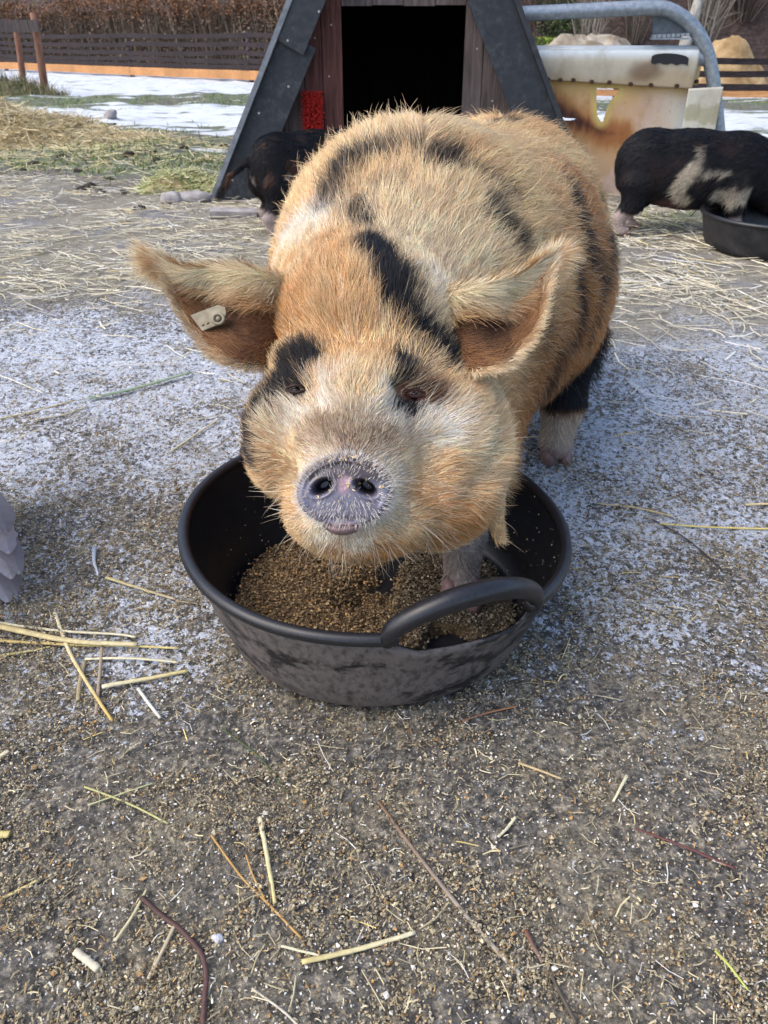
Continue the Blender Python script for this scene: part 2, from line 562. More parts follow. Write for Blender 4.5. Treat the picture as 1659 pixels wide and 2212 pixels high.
# (points, radius, softness, colour, strength)
PATCH = [
    (on((690, 570), (655, 650)), 0.035, 0.06, RUST, 0.42),
    (on((620, 690), (590, 760)), 0.03, 0.03, RUST, 0.7),
    (on((760, 620), (760, 700)), 0.045, 0.06, GING, 0.3),
    (on((560, 960), (590, 900), (600, 1000)), 0.025, 0.03, PALE, 0.6),
    (on((1010, 700), (1040, 790)), 0.03, 0.03, GING, 0.5),
    (on((960, 960), (1050, 930), (1000, 1020)), 0.06, 0.06, PALE, 0.5),
    (on((930, 560), (1000, 600), (960, 640)), 0.06, 0.05, PALE, 0.7),
    (on((930, 600), (960, 660)), 0.015, 0.02, WHITE, 0.5),
    (on((620, 520), (590, 545), (680, 480)), 0.035, 0.04, WHITE, 0.85),
    (on((860, 470), (930, 480), (1000, 480)), 0.07, 0.06, PALE, 0.55),
    (on((640, 900), (700, 880), (850, 890), (960, 920)), 0.022, 0.028, WHITE, 0.75),
    (on((690, 985), (665, 1040), (690, 1110)), 0.028, 0.03, WHITE, 0.6), (on((800, 985), (840, 1040), (810, 1110)), 0.030, 0.03, WHITE, 0.6), (on((742, 1180), (742, 1160)), 0.02, 0.03, WHITE, 0.6),
    (on((820, 1200), (900, 1180), (980, 1140)), 0.03, 0.03, GING, 0.75),
    (on((720, 1190), (840, 1205)), 0.014, 0.02, RUST, 0.8),
    (on((930, 1080), (1000, 1110)), 0.025, 0.04, GING, 0.6),
    (on((600, 1050), (590, 990)), 0.02, 0.03, GING, 0.45),
    (on((660, 935), (745, 925), (840, 938)), 0.018, 0.022, (0.30, 0.20, 0.12), 0.75),
    (on((1085, 1010), (1095, 900)), 0.012, 0.03, GING, 0.5),
    (on((1240, 380), (1290, 520), (1260, 680), (1180, 800)), 0.06, 0.08, (0.36, 0.145, 0.035), 0.85),
    (on((800, 300), (950, 280), (1080, 300)), 0.03, 0.05, PALE, 0.5),
    # black
    (on((625, 785), (662, 765), (685, 785), (655, 812), (640, 830)), 0.020, 0.012, BLK, 1.0),
    (on((612, 835), (575, 862), (552, 905), (545, 960), (548, 990)), 0.022, 0.010, BLK, 1.0),
    (on((645, 840)), 0.012, 0.010, BLK, 0.9),
    (on((803, 525), (822, 580), (850, 640), (880, 690), (925, 745), (965, 775)), 0.024, 0.012, BLK, 1.0),
    (on((835, 560), (860, 620), (885, 670)), 0.026, 0.025, BLK, 0.6),
    (on((858, 795), (882, 792)), 0.019, 0.009, BLK, 1.0),
    (on((842, 842), (872, 888)), 0.013, 0.007, BLK, 1.0), (on((895, 848), (925, 850)), 0.016, 0.012, (0.10, 0.035, 0.022), 0.85),
    (on((760, 350), (830, 325), (900, 325), (960, 345)), 0.024, 0.024, BLK, 0.95),
    (on((950, 350), (1030, 380), (1100, 430)), 0.010, 0.018, BLK, 0.75),
    (on((752, 350), (725, 400), (712, 440)), 0.026, 0.022, BLK, 0.9),
    (on((772, 455), (785, 490)), 0.017, 0.016, BLK, 0.85),
    (on((790, 410), (860, 400)), 0.010, 0.02, BLK, 0.4),
    (on((1060, 455), (1085, 490), (1112, 535)), 0.018, 0.014, BLK, 0.95),
    (on((1090, 262), (1160, 258), (1220, 285), (1270, 330)), 0.030, 0.022, BLK, 0.95),
    (on((1280, 345), (1310, 400), (1322, 470), (1328, 560)), 0.022, 0.018, BLK, 0.9),
    (on((1230, 410), (1258, 500), (1266, 580)), 0.017, 0.010, BLK, 0.98),
    (on((1225, 560), (1248, 640), (1240, 720)), 0.017, 0.010, BLK, 0.98), (on((1285, 560), (1290, 640), (1270, 720)), 0.015, 0.010, BLK, 0.95), (on((1170, 640), (1165, 740)), 0.012, 0.01, BLK, 0.9),
    (on((1296, 430), (1312, 540), (1300, 620)), 0.015, 0.012, BLK, 0.95),
    (on((1200, 770), (1160, 860)), 0.03, 0.03, BLK, 0.8),
]
NOSE = P(742, 1060, 0.97)

def headness(p):
    return 1 - smooth(1.22, 1.42, p[:, 1] + 0.35 * (0.55 - p[:, 2]))

def coat(p, amt=1.0):
    """colour of the coat at p"""
    q = p + (np.stack([fbm(p, 30, s, 2) for s in (1, 2, 3)], 1) - 0.5) * 0.04 * amt + rng.normal(0, 0.004, p.shape) * amt
    h = headness(p)[:, None]
    f = smooth(0.62, 0.30, p[:, 2] + 0.1 * (fbm(p, 7, 9, 2) - 0.5))[:, None] * (1 - h)
    c = np.array(CREAM) * (1 - f) + np.array(GING) * f
    c = c * (1 - 0.25 * h) + np.array((0.72, 0.50, 0.28)) * 0.25 * h
    s = smooth(0.4, 0.75, fbm(p, 14, 21, 3))[:, None] * 0.45
    c = c * (1 - s) + np.array(GING) * s
    for pts, r, so_, col, st in PATCH:
        if not pts: continue
        w = smooth(r + so_, max(r - so_ * 0.6, 0), capd(q, pts)) * st
        if st < 0.97 and col is BLK: w = w * (0.60 + 0.40 * smooth(0.30, 0.48, fbm(p, 24, 77, 2)))
        w = np.clip(w + (rng.random(len(p)) - 0.5) * amt * (1.9 if st < 0.99 else 0.9) * np.sqrt(np.clip(w * (1 - w), 0, 1)), 0, 1)[:, None]
        c = c * (1 - w) + np.array(col) * w
    # legs
    hl = (p[:, 0] > 0.30) & (p[:, 1] > 1.55)
    w = (smooth(0.33, 0.27, q[:, 2]) * smooth(0.105, 0.125, q[:, 2]) * ((p[:, 1] > 1.5)))[:, None]
    c = c * (1 - w) + np.array(BLK) * w
    w = (smooth(0.118, 0.105, q[:, 2]) * (p[:, 1] > 1.5))[:, None]
    c = c * (1 - w) + np.array((0.60, 0.47, 0.36)) * w
    w = (smooth(0.20, 0.17, p[:, 2]) * (p[:, 1] < 1.3))[:, None]
    c = c * (1 - w) + np.array((0.44, 0.355, 0.30)) * w
    w = smooth(0.05, 0.03, q[:, 2])[:, None]
    c = c * (1 - w) + np.array((0.45, 0.32, 0.28)) * w
    return c

pig = empty("ginger_pig", (0.15, 1.6, 0))
pig.location = (0, 0, 0)
tag(pig, "big hairy ginger and black pig facing the camera with its snout over the feed tub", "pig")
# body and ears are one continuous skin
eb = [ear_mesh(*earL), ear_mesh(*earR)]
allv = [pv]; fs = [pq]; off = len(pv)
for v, a, b, c in eb:
    allv.append(v); fs += [a + off, b + off, c + off]; off += len(v)
allv = np.concatenate(allv)
skin = coat(allv, 0.6)
skin[:len(pv)] *= 0.62
k0 = len(pv)
for v, a, b, c in eb:
    k = len(v) // 2
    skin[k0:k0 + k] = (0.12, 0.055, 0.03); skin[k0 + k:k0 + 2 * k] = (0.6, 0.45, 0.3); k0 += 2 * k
# bare skin round the eyes and over the muzzle
for e, col, r in ((eyeR, (0.22, 0.07, 0.05), 0.02), (eyeL, (0.05, 0.02, 0.02), 0.018), (P(745, 955, 0.99), (0.10, 0.06, 0.065), 0.02)):
    w = smooth(r * 1.4, r * 0.7, np.linalg.norm(allv - e, axis=1))[:, None]
    skin = skin * (1 - w) + np.array(col) * w
body = build("body", allv, fs, m_skin, pig, skin, True)

# ---- coat
def flow_of(p):
    h = headness(p)[:, None]
    fh = norm(p - (NOSE + EF * 0.02))
    lat = p - (MIDL + (MIDR - MIDL) * np.clip(((p - MIDL) @ (MIDR - MIDL)) / ((MIDR - MIDL) @ (MIDR - MIDL)), 0, 1)[:, None])
    down = np.clip(1.05 - (lat[:, 2] + 0.12) / 0.3, 0.05, 1.6)[:, None]
    fb = norm(np.array([0.33, 0.95, 0.0]) + np.array([0, 0, -1.0]) * down + 0.5 * np.sign(lat[:, :1]) * np.array([1.0, 0, 0]) * (1 - np.clip(down, 0, 1)))
    leg = smooth(0.22, 0.15, p[:, 2])[:, None] * (1 - h)
    f = fh * h + fb * (1 - h)
    return norm(f * (1 - leg) + np.array([0, 0.1, -1.0]) * leg)

def dens(c):
    d = np.ones(len(c))
    dd = (c - CAMP); near = 1 / np.maximum(np.linalg.norm(dd, axis=1), 0.5) ** 2
    d *= near
    d *= np.where(headness(c) > 0.5, 1.5, 1.0)
    d *= 0.15 + 0.85 * smooth(0.008, 0.018, capd(c, [P(715, 957, 0.985), P(775, 957, 0.985)]))
    d *= smooth(0.042, 0.056, np.linalg.norm(c - P(743, 1062, 0.975), axis=1) + 0.02 * ((c - P(743, 1062, 0.975)) @ EF > 0.03))
    d *= np.where(c[:, 2] < 0.044, 0.0, 1.0)
    return d

def coat_jitter(c, s=0.20):
    return np.clip(c * np.exp(rng.normal(0, s, (len(c), 1))) * np.exp(rng.normal(0, 0.04, c.shape)), 0.004, 0.95)

NH = 290000
hp, hn = sample(pv, pq, pn, NH, dens)
hd = headness(hp)
dn = np.linalg.norm(hp - NOSE, axis=1)
ln = 0.046 * (1 - hd) + hd * (0.009 + 0.023 * smooth(0.05, 0.20, dn))
ln = ln + 0.022 * smooth(0.45, 0.25, hp[:, 2]) * (1 - hd) + 0.012 * smooth(0.30, 0.26, hp[:, 2]) * hd
ln *= np.where(hp[:, 2] < 0.2, np.where((hd < 0.5) | (hp[:, 0] > 0.09), 0.30, 1.0), 1.0)
ln *= rng.uniform(0.65, 1.25, NH)
ln *= 0.35 + 0.65 * smooth(0.02, 0.05, capd(hp, [P(1060, 1085, 1.12), P(1078, 1166, 1.14)]))
lift = 0.14 + 0.22 * rng.random(NH) + 0.15 * smooth(0.10, 0.05, dn)
hc = coat_jitter(coat(hp)) * (0.72 + 0.56 * vn(hp, 70, 5) )[:, None]
bl_m = (rng.random(NH) < 0.16) & (hc[:, 0] > 0.2)
hc[bl_m] = hc[bl_m] * 0.5 + 0.5 * np.array((0.84, 0.72, 0.52))
hair("fur", hp, flow_of(hp), hn, ln, lift, rng.uniform(0.00024, 0.00046, NH), np.clip(hc, 0.004, 0.9), m_hair, pig, curl=0.13)
# long bristles of the mane and back
NB = 5200
bp, bn = sample(pv, pq, pn, NB, lambda c: (smooth(0.5, 0.72, c[:, 2]) + 0.15) * (1 - headness(c)) + 0.12 * headness(c) * smooth(0.1, 0.2, np.linalg.norm(c - NOSE, axis=1)))
bl = rng.uniform(0.035, 0.080, NB)
bc = coat(bp); bc = bc * 0.8 + 0.2 * np.array(PALE) * rng.uniform(0.4, 1.1, (NB, 1))
hair("bristles", bp, flow_of(bp) + rng.normal(0, 0.12, (NB, 3)), bn, bl, 0.3 + 0.4 * rng.random(NB), rng.uniform(0.0003, 0.00048, NB), coat_jitter(bc), m_hair, pig, K=6, curl=0.12)
# ---- ear hair
def ear_hair(e, flip, N1, N2):
    inner, outer = e
    nt, ns, _ = inner.shape
    def grid(A, N, bias):
        s = rng.random(N); t = rng.random(N)
        if bias is not None: s = bias(s)
        i = np.clip(t * (nt - 1), 0, nt - 1.001); j = np.clip(s * (ns - 1), 0, ns - 1.001)
        i0 = i.astype(int); j0 = j.astype(int); fi = (i - i0)[:, None]; fj = (j - j0)[:, None]
        g = lambda A: (A[i0, j0] * (1 - fi) + A[i0 + 1, j0] * fi) * (1 - fj) + (A[i0, j0 + 1] * (1 - fi) + A[i0 + 1, j0 + 1] * fi) * fj
        dt = np.gradient(A, axis=0); ds = np.gradient(A, axis=1)
        nn = norm(np.cross(dt, ds))
        return g(A), norm(g(nn)), norm(g(dt)), norm(g(ds)), s, t
    P_, F_, N_, L_, LI, R_, C_ = [], [], [], [], [], [], []
    # inner face: sparse dark brown
    p, n, dt, ds, s, t = grid(inner, N1, None)
    n = n * np.sign(-(n @ EF))[:, None]
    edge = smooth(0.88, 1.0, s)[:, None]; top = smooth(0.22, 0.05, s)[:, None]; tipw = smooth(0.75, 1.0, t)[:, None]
    cen = np.exp(-(((s - 0.52) / 0.22) ** 2 + ((t - 0.38) / 0.22) ** 2))[:, None]  # centre darker: dark hair plus shade of the hollow put into its colour
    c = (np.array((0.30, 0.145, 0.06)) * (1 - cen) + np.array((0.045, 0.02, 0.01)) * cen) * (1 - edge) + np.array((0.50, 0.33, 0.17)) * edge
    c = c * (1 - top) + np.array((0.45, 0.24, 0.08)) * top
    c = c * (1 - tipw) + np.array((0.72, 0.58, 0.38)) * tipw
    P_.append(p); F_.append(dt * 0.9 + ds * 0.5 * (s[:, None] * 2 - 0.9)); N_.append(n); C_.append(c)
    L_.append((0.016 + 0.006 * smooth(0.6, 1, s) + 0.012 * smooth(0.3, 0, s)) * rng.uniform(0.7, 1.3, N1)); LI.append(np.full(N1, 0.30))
    # upper rim: thick pale hair that falls over the edge towards the tip
    p, n, dt, ds, s, t = grid(inner, N2, lambda s: s ** 1.5 * 0.36)
    n = n * np.sign(-(n @ EF))[:, None]
    c = np.array((0.84, 0.68, 0.44)) * (1 - 0.7 * smooth(0.12, 0.34, s)[:, None]) + np.array(RUST) * 0.7 * smooth(0.12, 0.34, s)[:, None]
    P_.append(p); F_.append(dt + ds * (0.25 + 0.45 * rng.random((N2, 1)))); N_.append(norm(n + EU * 0.4)); C_.append(c)
    L_.append(rng.uniform(0.028, 0.055, N2) * (1 + 0.15 * t)); LI.append(np.full(N2, 0.55))
    # back of the ear and both edges
    p, n, dt, ds, s, t = grid(outer, N2, None)
    n = n * np.sign(n @ EF + 0.6 * (n @ EU))[:, None]
    c = np.tile(np.array((0.82, 0.71, 0.53)), (N2, 1))
    P_.append(p); F_.append(dt + 0.35 * ds * np.sign(s[:, None] - 0.5)); N_.append(n); C_.append(c)
    L_.append(rng.uniform(0.014, 0.028, N2) * (1 + 0.2 * t)); LI.append(np.full(N2, 0.4))
    # lower edge fringe
    N3 = N2 // 5
    p, n, dt, ds, s, t = grid(inner, N3, lambda s: 1 - s * 0.06)
    c = np.tile(np.array((0.68, 0.52, 0.33)), (N3, 1))
    P_.append(p); F_.append(ds * 0.9 + dt * 0.7); N_.append(n * np.sign(-(n @ EF))[:, None]); C_.append(c)
    L_.append(rng.uniform(0.010, 0.024, N3)); LI.append(np.full(N3, 0.25))
    p, f, n, c, l, li = map(np.concatenate, (P_, F_, N_, C_, L_, LI))
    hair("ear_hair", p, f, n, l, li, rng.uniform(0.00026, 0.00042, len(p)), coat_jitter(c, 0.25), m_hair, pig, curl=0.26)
ear_hair(earL, 1, 8000, 8500)
ear_hair(earR, -1, 8000, 8500)

# ---- snout disc with nostrils, resting on the muzzle
m_snout, n_, b_ = mat("snout_skin")
a_ = attr(n_, 'tint').outputs['Color']
f_ = noise(n_, 260, 4, 0.6)
lk(n_, mix(n_, 1.0, a_, ramp(n_, f_, [(0.3, (0.72, 0.7, 0.72)), (0.7, (1.15, 1.12, 1.1))]), 'MULTIPLY'), b_.inputs['Base Color'])
b_.inputs['Roughness'].default_value = 0.30
b_.inputs['Specular IOR Level'].default_value = 0.75
bump(n_, b_, f_, 0.35, 0.0015)
SC = P(742, 1062, 0.952)
sx = norm(EX * 0.99 + EF * 0.06); sz = norm(-EF * 0.93 - EU * 0.12 - EX * 0.03); sy = np.cross(sz, sx)
nr, na = 46, 120
rr = np.linspace(0, 1.35, nr)[:, None]; aa = (np.arange(na) * 2 * math.pi / na)[None]
rs = np.minimum(rr, 1) + 0.20 * np.maximum(rr - 1, 0)
X = rs * np.cos(aa) * 0.0565; Yv = rs * np.sin(aa) * 0.0415
Yv = Yv * np.where(Yv > 0, 1.0, 1.05) ; X = X * (1 - 0.10 * np.clip(Yv / 0.044, -1, 1))
Z = -0.007 * rr ** 2 - 0.055 * np.clip(rr - 0.93, 0, 1) ** 1.15 * 1.6
Z = Z + 0.004 * np.exp(-((rr - 0.88) / 0.07) ** 2) * (np.sin(aa) > -0.5)
q = np.stack([X, Yv], -1)
def bl_(cx, cy, rx, ry, ang):
    ca, sa = math.cos(ang), math.sin(ang)
    x = X - cx; y = Yv - cy
    return np.sqrt(((x * ca + y * sa) / rx) ** 2 + ((-x * sa + y * ca) / ry) ** 2)
n1 = bl_(-0.0260, 0.0050, 0.0140, 0.0088, 0.55); n2 = bl_(0.0260, 0.0040, 0.0150, 0.0085, -0.50)
dn1 = smooth(1.15, 0.45, np.minimum(n1, n2))
Z = Z - 0.034 * dn1 + 0.0022 * np.exp(-((np.minimum(n1, n2) - 1.3) / 0.22) ** 2)
Z = Z - 0.003 * smooth(0.018, 0.036, Yv)            # upper part leans back
Z = Z - 0.004 * np.exp(-((Yv + 0.036) / 0.004) ** 2) * (np.abs(X) < 0.03)
sv = SC + X[..., None] * sx + Yv[..., None] * sy + Z[..., None] * sz
tn_ = np.empty((nr, na, 3)); tn_[:] = (0.20, 0.19, 0.25)
def tintat(w, col):
    global tn_
    tn_ = tn_ * (1 - w[..., None]) + np.array(col) * w[..., None]
tintat(smooth(0.004, 0.018, Yv), (0.070, 0.052, 0.056))
tintat(smooth(1.0, 0.3, bl_(0.0, 0.008, 0.012, 0.016, 0)), (0.44, 0.28, 0.31))
tintat(smooth(1.1, 0.5, np.minimum(n1, n2)), (0.022, 0.012, 0.013))  # shade inside the nostrils put into the colour, near black
tintat(smooth(1.0, 0.4, bl_(0.0, -0.045, 0.028, 0.010, 0)), (0.46, 0.29, 0.30))
tintat(smooth(0.92, 1.02, np.broadcast_to(rr, X.shape)) * 0.7, (0.13, 0.105, 0.105))
i_, j_ = np.meshgrid(np.arange(nr - 1), np.arange(na), indexing='ij'); i_ = i_.ravel(); j_ = j_.ravel()
sq = np.stack([i_ * na + j_, (i_ + 1) * na + j_, (i_ + 1) * na + (j_ + 1) % na, i_ * na + (j_ + 1) % na], 1)
snout = build("snout", sv.reshape(-1, 3), sq, m_snout, pig, tn_.reshape(-1, 3), True)
# stubble on the snout and lip
NS = 2600
u_ = np.sqrt(rng.random(NS)) * 1.25; a2 = rng.random(NS) * 2 * math.pi
ii = np.clip((u_ / 1.35 * (nr - 1)).astype(int), 0, nr - 1); jj = (a2 / (2 * math.pi) * na).astype(int) % na
keep = (np.minimum(n1, n2)[ii, jj] > 0.9) & (rng.random(NS) < 0.25 + 0.75 * smooth(0.55, 1.1, u_) + 0.3 * (Yv[ii, jj] < -0.01))
ii, jj = ii[keep], jj[keep]; NS = len(ii)
sp = sv[ii, jj] + rng.normal(0, 0.0012, (NS, 3))
fl_ = (sp - SC) + np.outer(np.where(Yv[ii, jj] < 0, -0.03, 0.03), sy) * 0.6
hair("snout_hair", sp, fl_, np.tile(sz, (NS, 1)), rng.uniform(0.004, 0.009, NS), np.full(NS, 0.5), np.full(NS, 0.00024), coat_jitter(np.tile(np.array((0.78, 0.70, 0.62)), (NS, 1))), m_hair, snout, K=4)
# feed crumbs stuck to the snout
NF = 90
ii = rng.integers(6, 36, NF); jj = rng.integers(0, na, NF)
up_ = rng.random(NF) < 0.45
jj[up_] = (na * rng.uniform(0.13, 0.37, up_.sum())).astype(int); ii[up_] = rng.integers(30, 36, up_.sum())
fm = MB()
for a, b in zip(ii, jj):
    c = sv[a, b] + sz * 0.0012; r = rng.uniform(0.0007, 0.0022)
    t4 = c + rng.normal(0, 1, (4, 3)) * r
    fm.add(t4, t=[[0, 1, 2], [0, 3, 1], [0, 2, 3], [1, 3, 2]], c=np.array((0.62, 0.48, 0.28)) * rng.uniform(0.5, 1.3))
m_crumb = tinted("feed_crumbs", 0.85, 0.15, 0.2, 400)
tag(fm.build("feed_crumbs", m_crumb, pig), kind="stuff")

lip_v, lip_q = ball(np.zeros(3), 1.0, 22, 14)
lip_v = lip_v * np.array([0.025, 0.008, 0.02]); lip_v[:, 1] -= 9.0 * lip_v[:, 0] ** 2 * -1
m_lip = simple('pink_lip', [(0.3, (0.15, 0.095, 0.095)), (0.7, (0.31, 0.21, 0.21))], 240, 0.45, 0.4, 0.0015)
build('lower_lip', P(741, 1143, 0.984) + lip_v @ B, lip_q, m_lip, pig, None, True)
# ---- eyes deep in their folds
m_eye, n_, b_ = mat("dark_eye"); b_.inputs['Base Color'].default_value = (0.006, 0.004, 0.003, 1); b_.inputs['Roughness'].default_value = 0.12
m_lidd = simple('dark_eyelid_skin', [(0.3, (0.008, 0.006, 0.006)), (0.7, (0.05, 0.022, 0.016))], 220, 0.6, 0.6, 0.002)
m_lid = simple("eyelid_skin", [(0.3, (0.02, 0.009, 0.007)), (0.7, (0.11, 0.042, 0.03))], 220, 0.6, 0.6, 0.002)
for (u, v) in ((640, 843), (896, 852)):
    c = trace(pigf, u, v)
    e = build("eye", *ball(c + EF * 0.006, 0.009), m_eye, pig, None, True)
    lid = MB()
    for sgn in (1, -1):
        t = np.linspace(-1, 1, 11)
        pts = c + np.outer(t * 0.014, EX) + np.outer(sgn * (0.0046 * (1 - t * t)) + 0.001, EU) - np.outer(0.002 + 0.004 * (1 - t * t), EF)
        lid.tube(pts, 0.0024 - 0.0012 * t * t, 8)
    lid.build("eyelid", m_lid if u > 800 else m_lidd, e, True)
# ---- cloven hooves
m_hoof = simple("hoof_horn", [(0.3, (0.10, 0.055, 0.05)), (0.7, (0.34, 0.21, 0.19))], 60, 0.55, 0.3, 0.002)
for L in (LH, RH, LF, RF):
    hb = MB()
    for sgn in (-1, 1):
        base = L[3] + np.array([sgn * 0.019, -0.02, -0.04])
        a = np.arange(14) * 2 * math.pi / 14
        rings = []
        for zz, rx, ry, dy in ((0.002, 0.019, 0.034, -0.010), (0.018, 0.0175, 0.030, -0.004), (0.040, 0.015, 0.024, 0.006), (0.05, 0.008, 0.012, 0.01)):
            if L is LF: zz += 0.022
            rings.append(np.stack([base[0] + rx * np.cos(a), base[1] + dy + ry * np.sin(a), np.full(14, zz)], 1))
        v = np.concatenate(rings); k = np.arange(14)
        q = np.concatenate([np.stack([i * 14 + k, i * 14 + (k + 1) % 14, (i + 1) * 14 + (k + 1) % 14, (i + 1) * 14 + k], 1) for i in range(3)])
        t = np.stack([np.zeros(12, int), np.arange(2, 14), np.arange(1, 13)], 1)
        t2 = np.stack([np.full(12, 42), 42 + np.arange(1, 13), 42 + np.arange(2, 14)], 1)
        hb.add(v, q, np.concatenate([t, t2]))
    hb.build("hoof", m_hoof, pig, True)
# ---- ear tag
m_tag = simple("ear_tag_plastic", [(0.35, (0.22, 0.18, 0.115)), (0.7, (0.37, 0.32, 0.22))], 60, 0.55, 0.2, 0.001)
m_tagd = simple("ear_tag_grime", [(0.3, (0.05, 0.04, 0.025)), (0.7, (0.12, 0.10, 0.07))], 90, 0.6)
DT = 1.118
c4 = np.array([P(412, 682, DT), P(437, 716, DT - 0.004), P(482, 698, DT - 0.002), P(489, 678, DT), P(486, 664, DT + 0.003), P(470, 660, DT + 0.003)])
nrm_ = norm(np.cross(c4[1] - c4[0], c4[2] - c4[0])); nrm_ = nrm_ * np.sign(-(nrm_ @ EF))
k = len(c4); tv = np.concatenate([c4 + nrm_ * 0.0018, c4 - nrm_ * 0.0018])
tb = MB(); tb.add(tv, [[i, k + i, k + (i + 1) % k, (i + 1) % k] for i in range(k)], [[0, i + 1, i + 2] for i in range(k - 2)] + [[k, k + i + 2, k + i + 1] for i in range(k - 2)])
et = tb.build("ear_tag", m_tag, pig)
pc = P(472, 690, DT - 0.006)
sb = MB()
ang = np.linspace(0, 2 * math.pi, 19)
xa = norm(c4[2] - c4[1]); ya = np.cross(nrm_, xa)
sb.tube(pc + 0.0075 * (np.cos(ang)[:, None] * xa + np.sin(ang)[:, None] * ya) + nrm_ * 0.002, 0.0022, 8, cap=False)
sb.tube(np.array([pc - nrm_ * 0.004, pc + nrm_ * 0.004]), 0.0028, 10)
sb.build("stud", m_tag, et, True)
sb = MB()
for dx in (-0.020, -0.014): sb.tube(np.array([pc + xa * dx * 1.2 - ya * 0.001 + nrm_ * 0.002, pc + xa * (dx * 1.2 + 0.003) - ya * 0.001 + nrm_ * 0.0035]), 0.0012, 6)
sb.tube(np.array([pc + nrm_ * 0.0005, pc + nrm_ * 0.002]), 0.0055, 12)
sb.build("grime", m_tagd, et, True)
# ---- whiskers and long face hairs
NW = 130
wp, wn = sample(pv, pq, pn, NW, lambda c: smooth(0.22, 0.08, np.linalg.norm(c - NOSE, axis=1)) * smooth(0.42, 0.36, c[:, 2]))
hair("whiskers", wp, norm(wp - NOSE) + np.array([0, -0.2, -0.4]), wn, rng.uniform(0.03, 0.065, NW), 0.8 + 0.4 * rng.random(NW), np.full(NW, 0.00035), coat_jitter(np.tile(np.array((0.5, 0.4, 0.3)), (NW, 1)), 0.4), m_hair, pig, K=7, curl=0.25)
# ------------------------------------------------------------------ feed tubs
m_rub, n_, b_ = mat("black_rubber")
f1 = noise(n_, 5.5, 10, 0.72, mapped(n_, (1, 1, 1.8), (0, 0.5, 0))); f2 = noise(n_, 90, 8, 0.7, mapped(n_, (1, 1, 0.6)))
dirt = math_(n_, 'MULTIPLY', sstep(n_, 0.43, 0.50, f1), sstep(n_, 0.22, 0.60, f2))
lk(n_, mix(n_, dirt, (0.013, 0.013, 0.015), (0.15, 0.128, 0.118)), b_.inputs['Base Color'])
lk(n_, ramp(n_, dirt, [(0.0, (0.42,) * 3), (1.0, (0.8,) * 3)]), b_.inputs['Roughness'])
b_.inputs['Specular IOR Level'].default_value = 0.4
bump(n_, b_, f2, 0.25, 0.002)
m_rubc, n_, b_ = mat("clean_rubber")
f2 = noise(n_, 200, 4)
lk(n_, ramp(n_, f2, [(0.3, (0.010, 0.0105, 0.013)), (0.75, (0.022, 0.022, 0.026))]), b_.inputs['Base Color'])
lk(n_, ramp(n_, noise(n_, 14, 4), [(0.3, (0.28,) * 3), (0.7, (0.46,) * 3)]), b_.inputs['Roughness'])
b_.inputs['Specular IOR Level'].default_value = 0.5

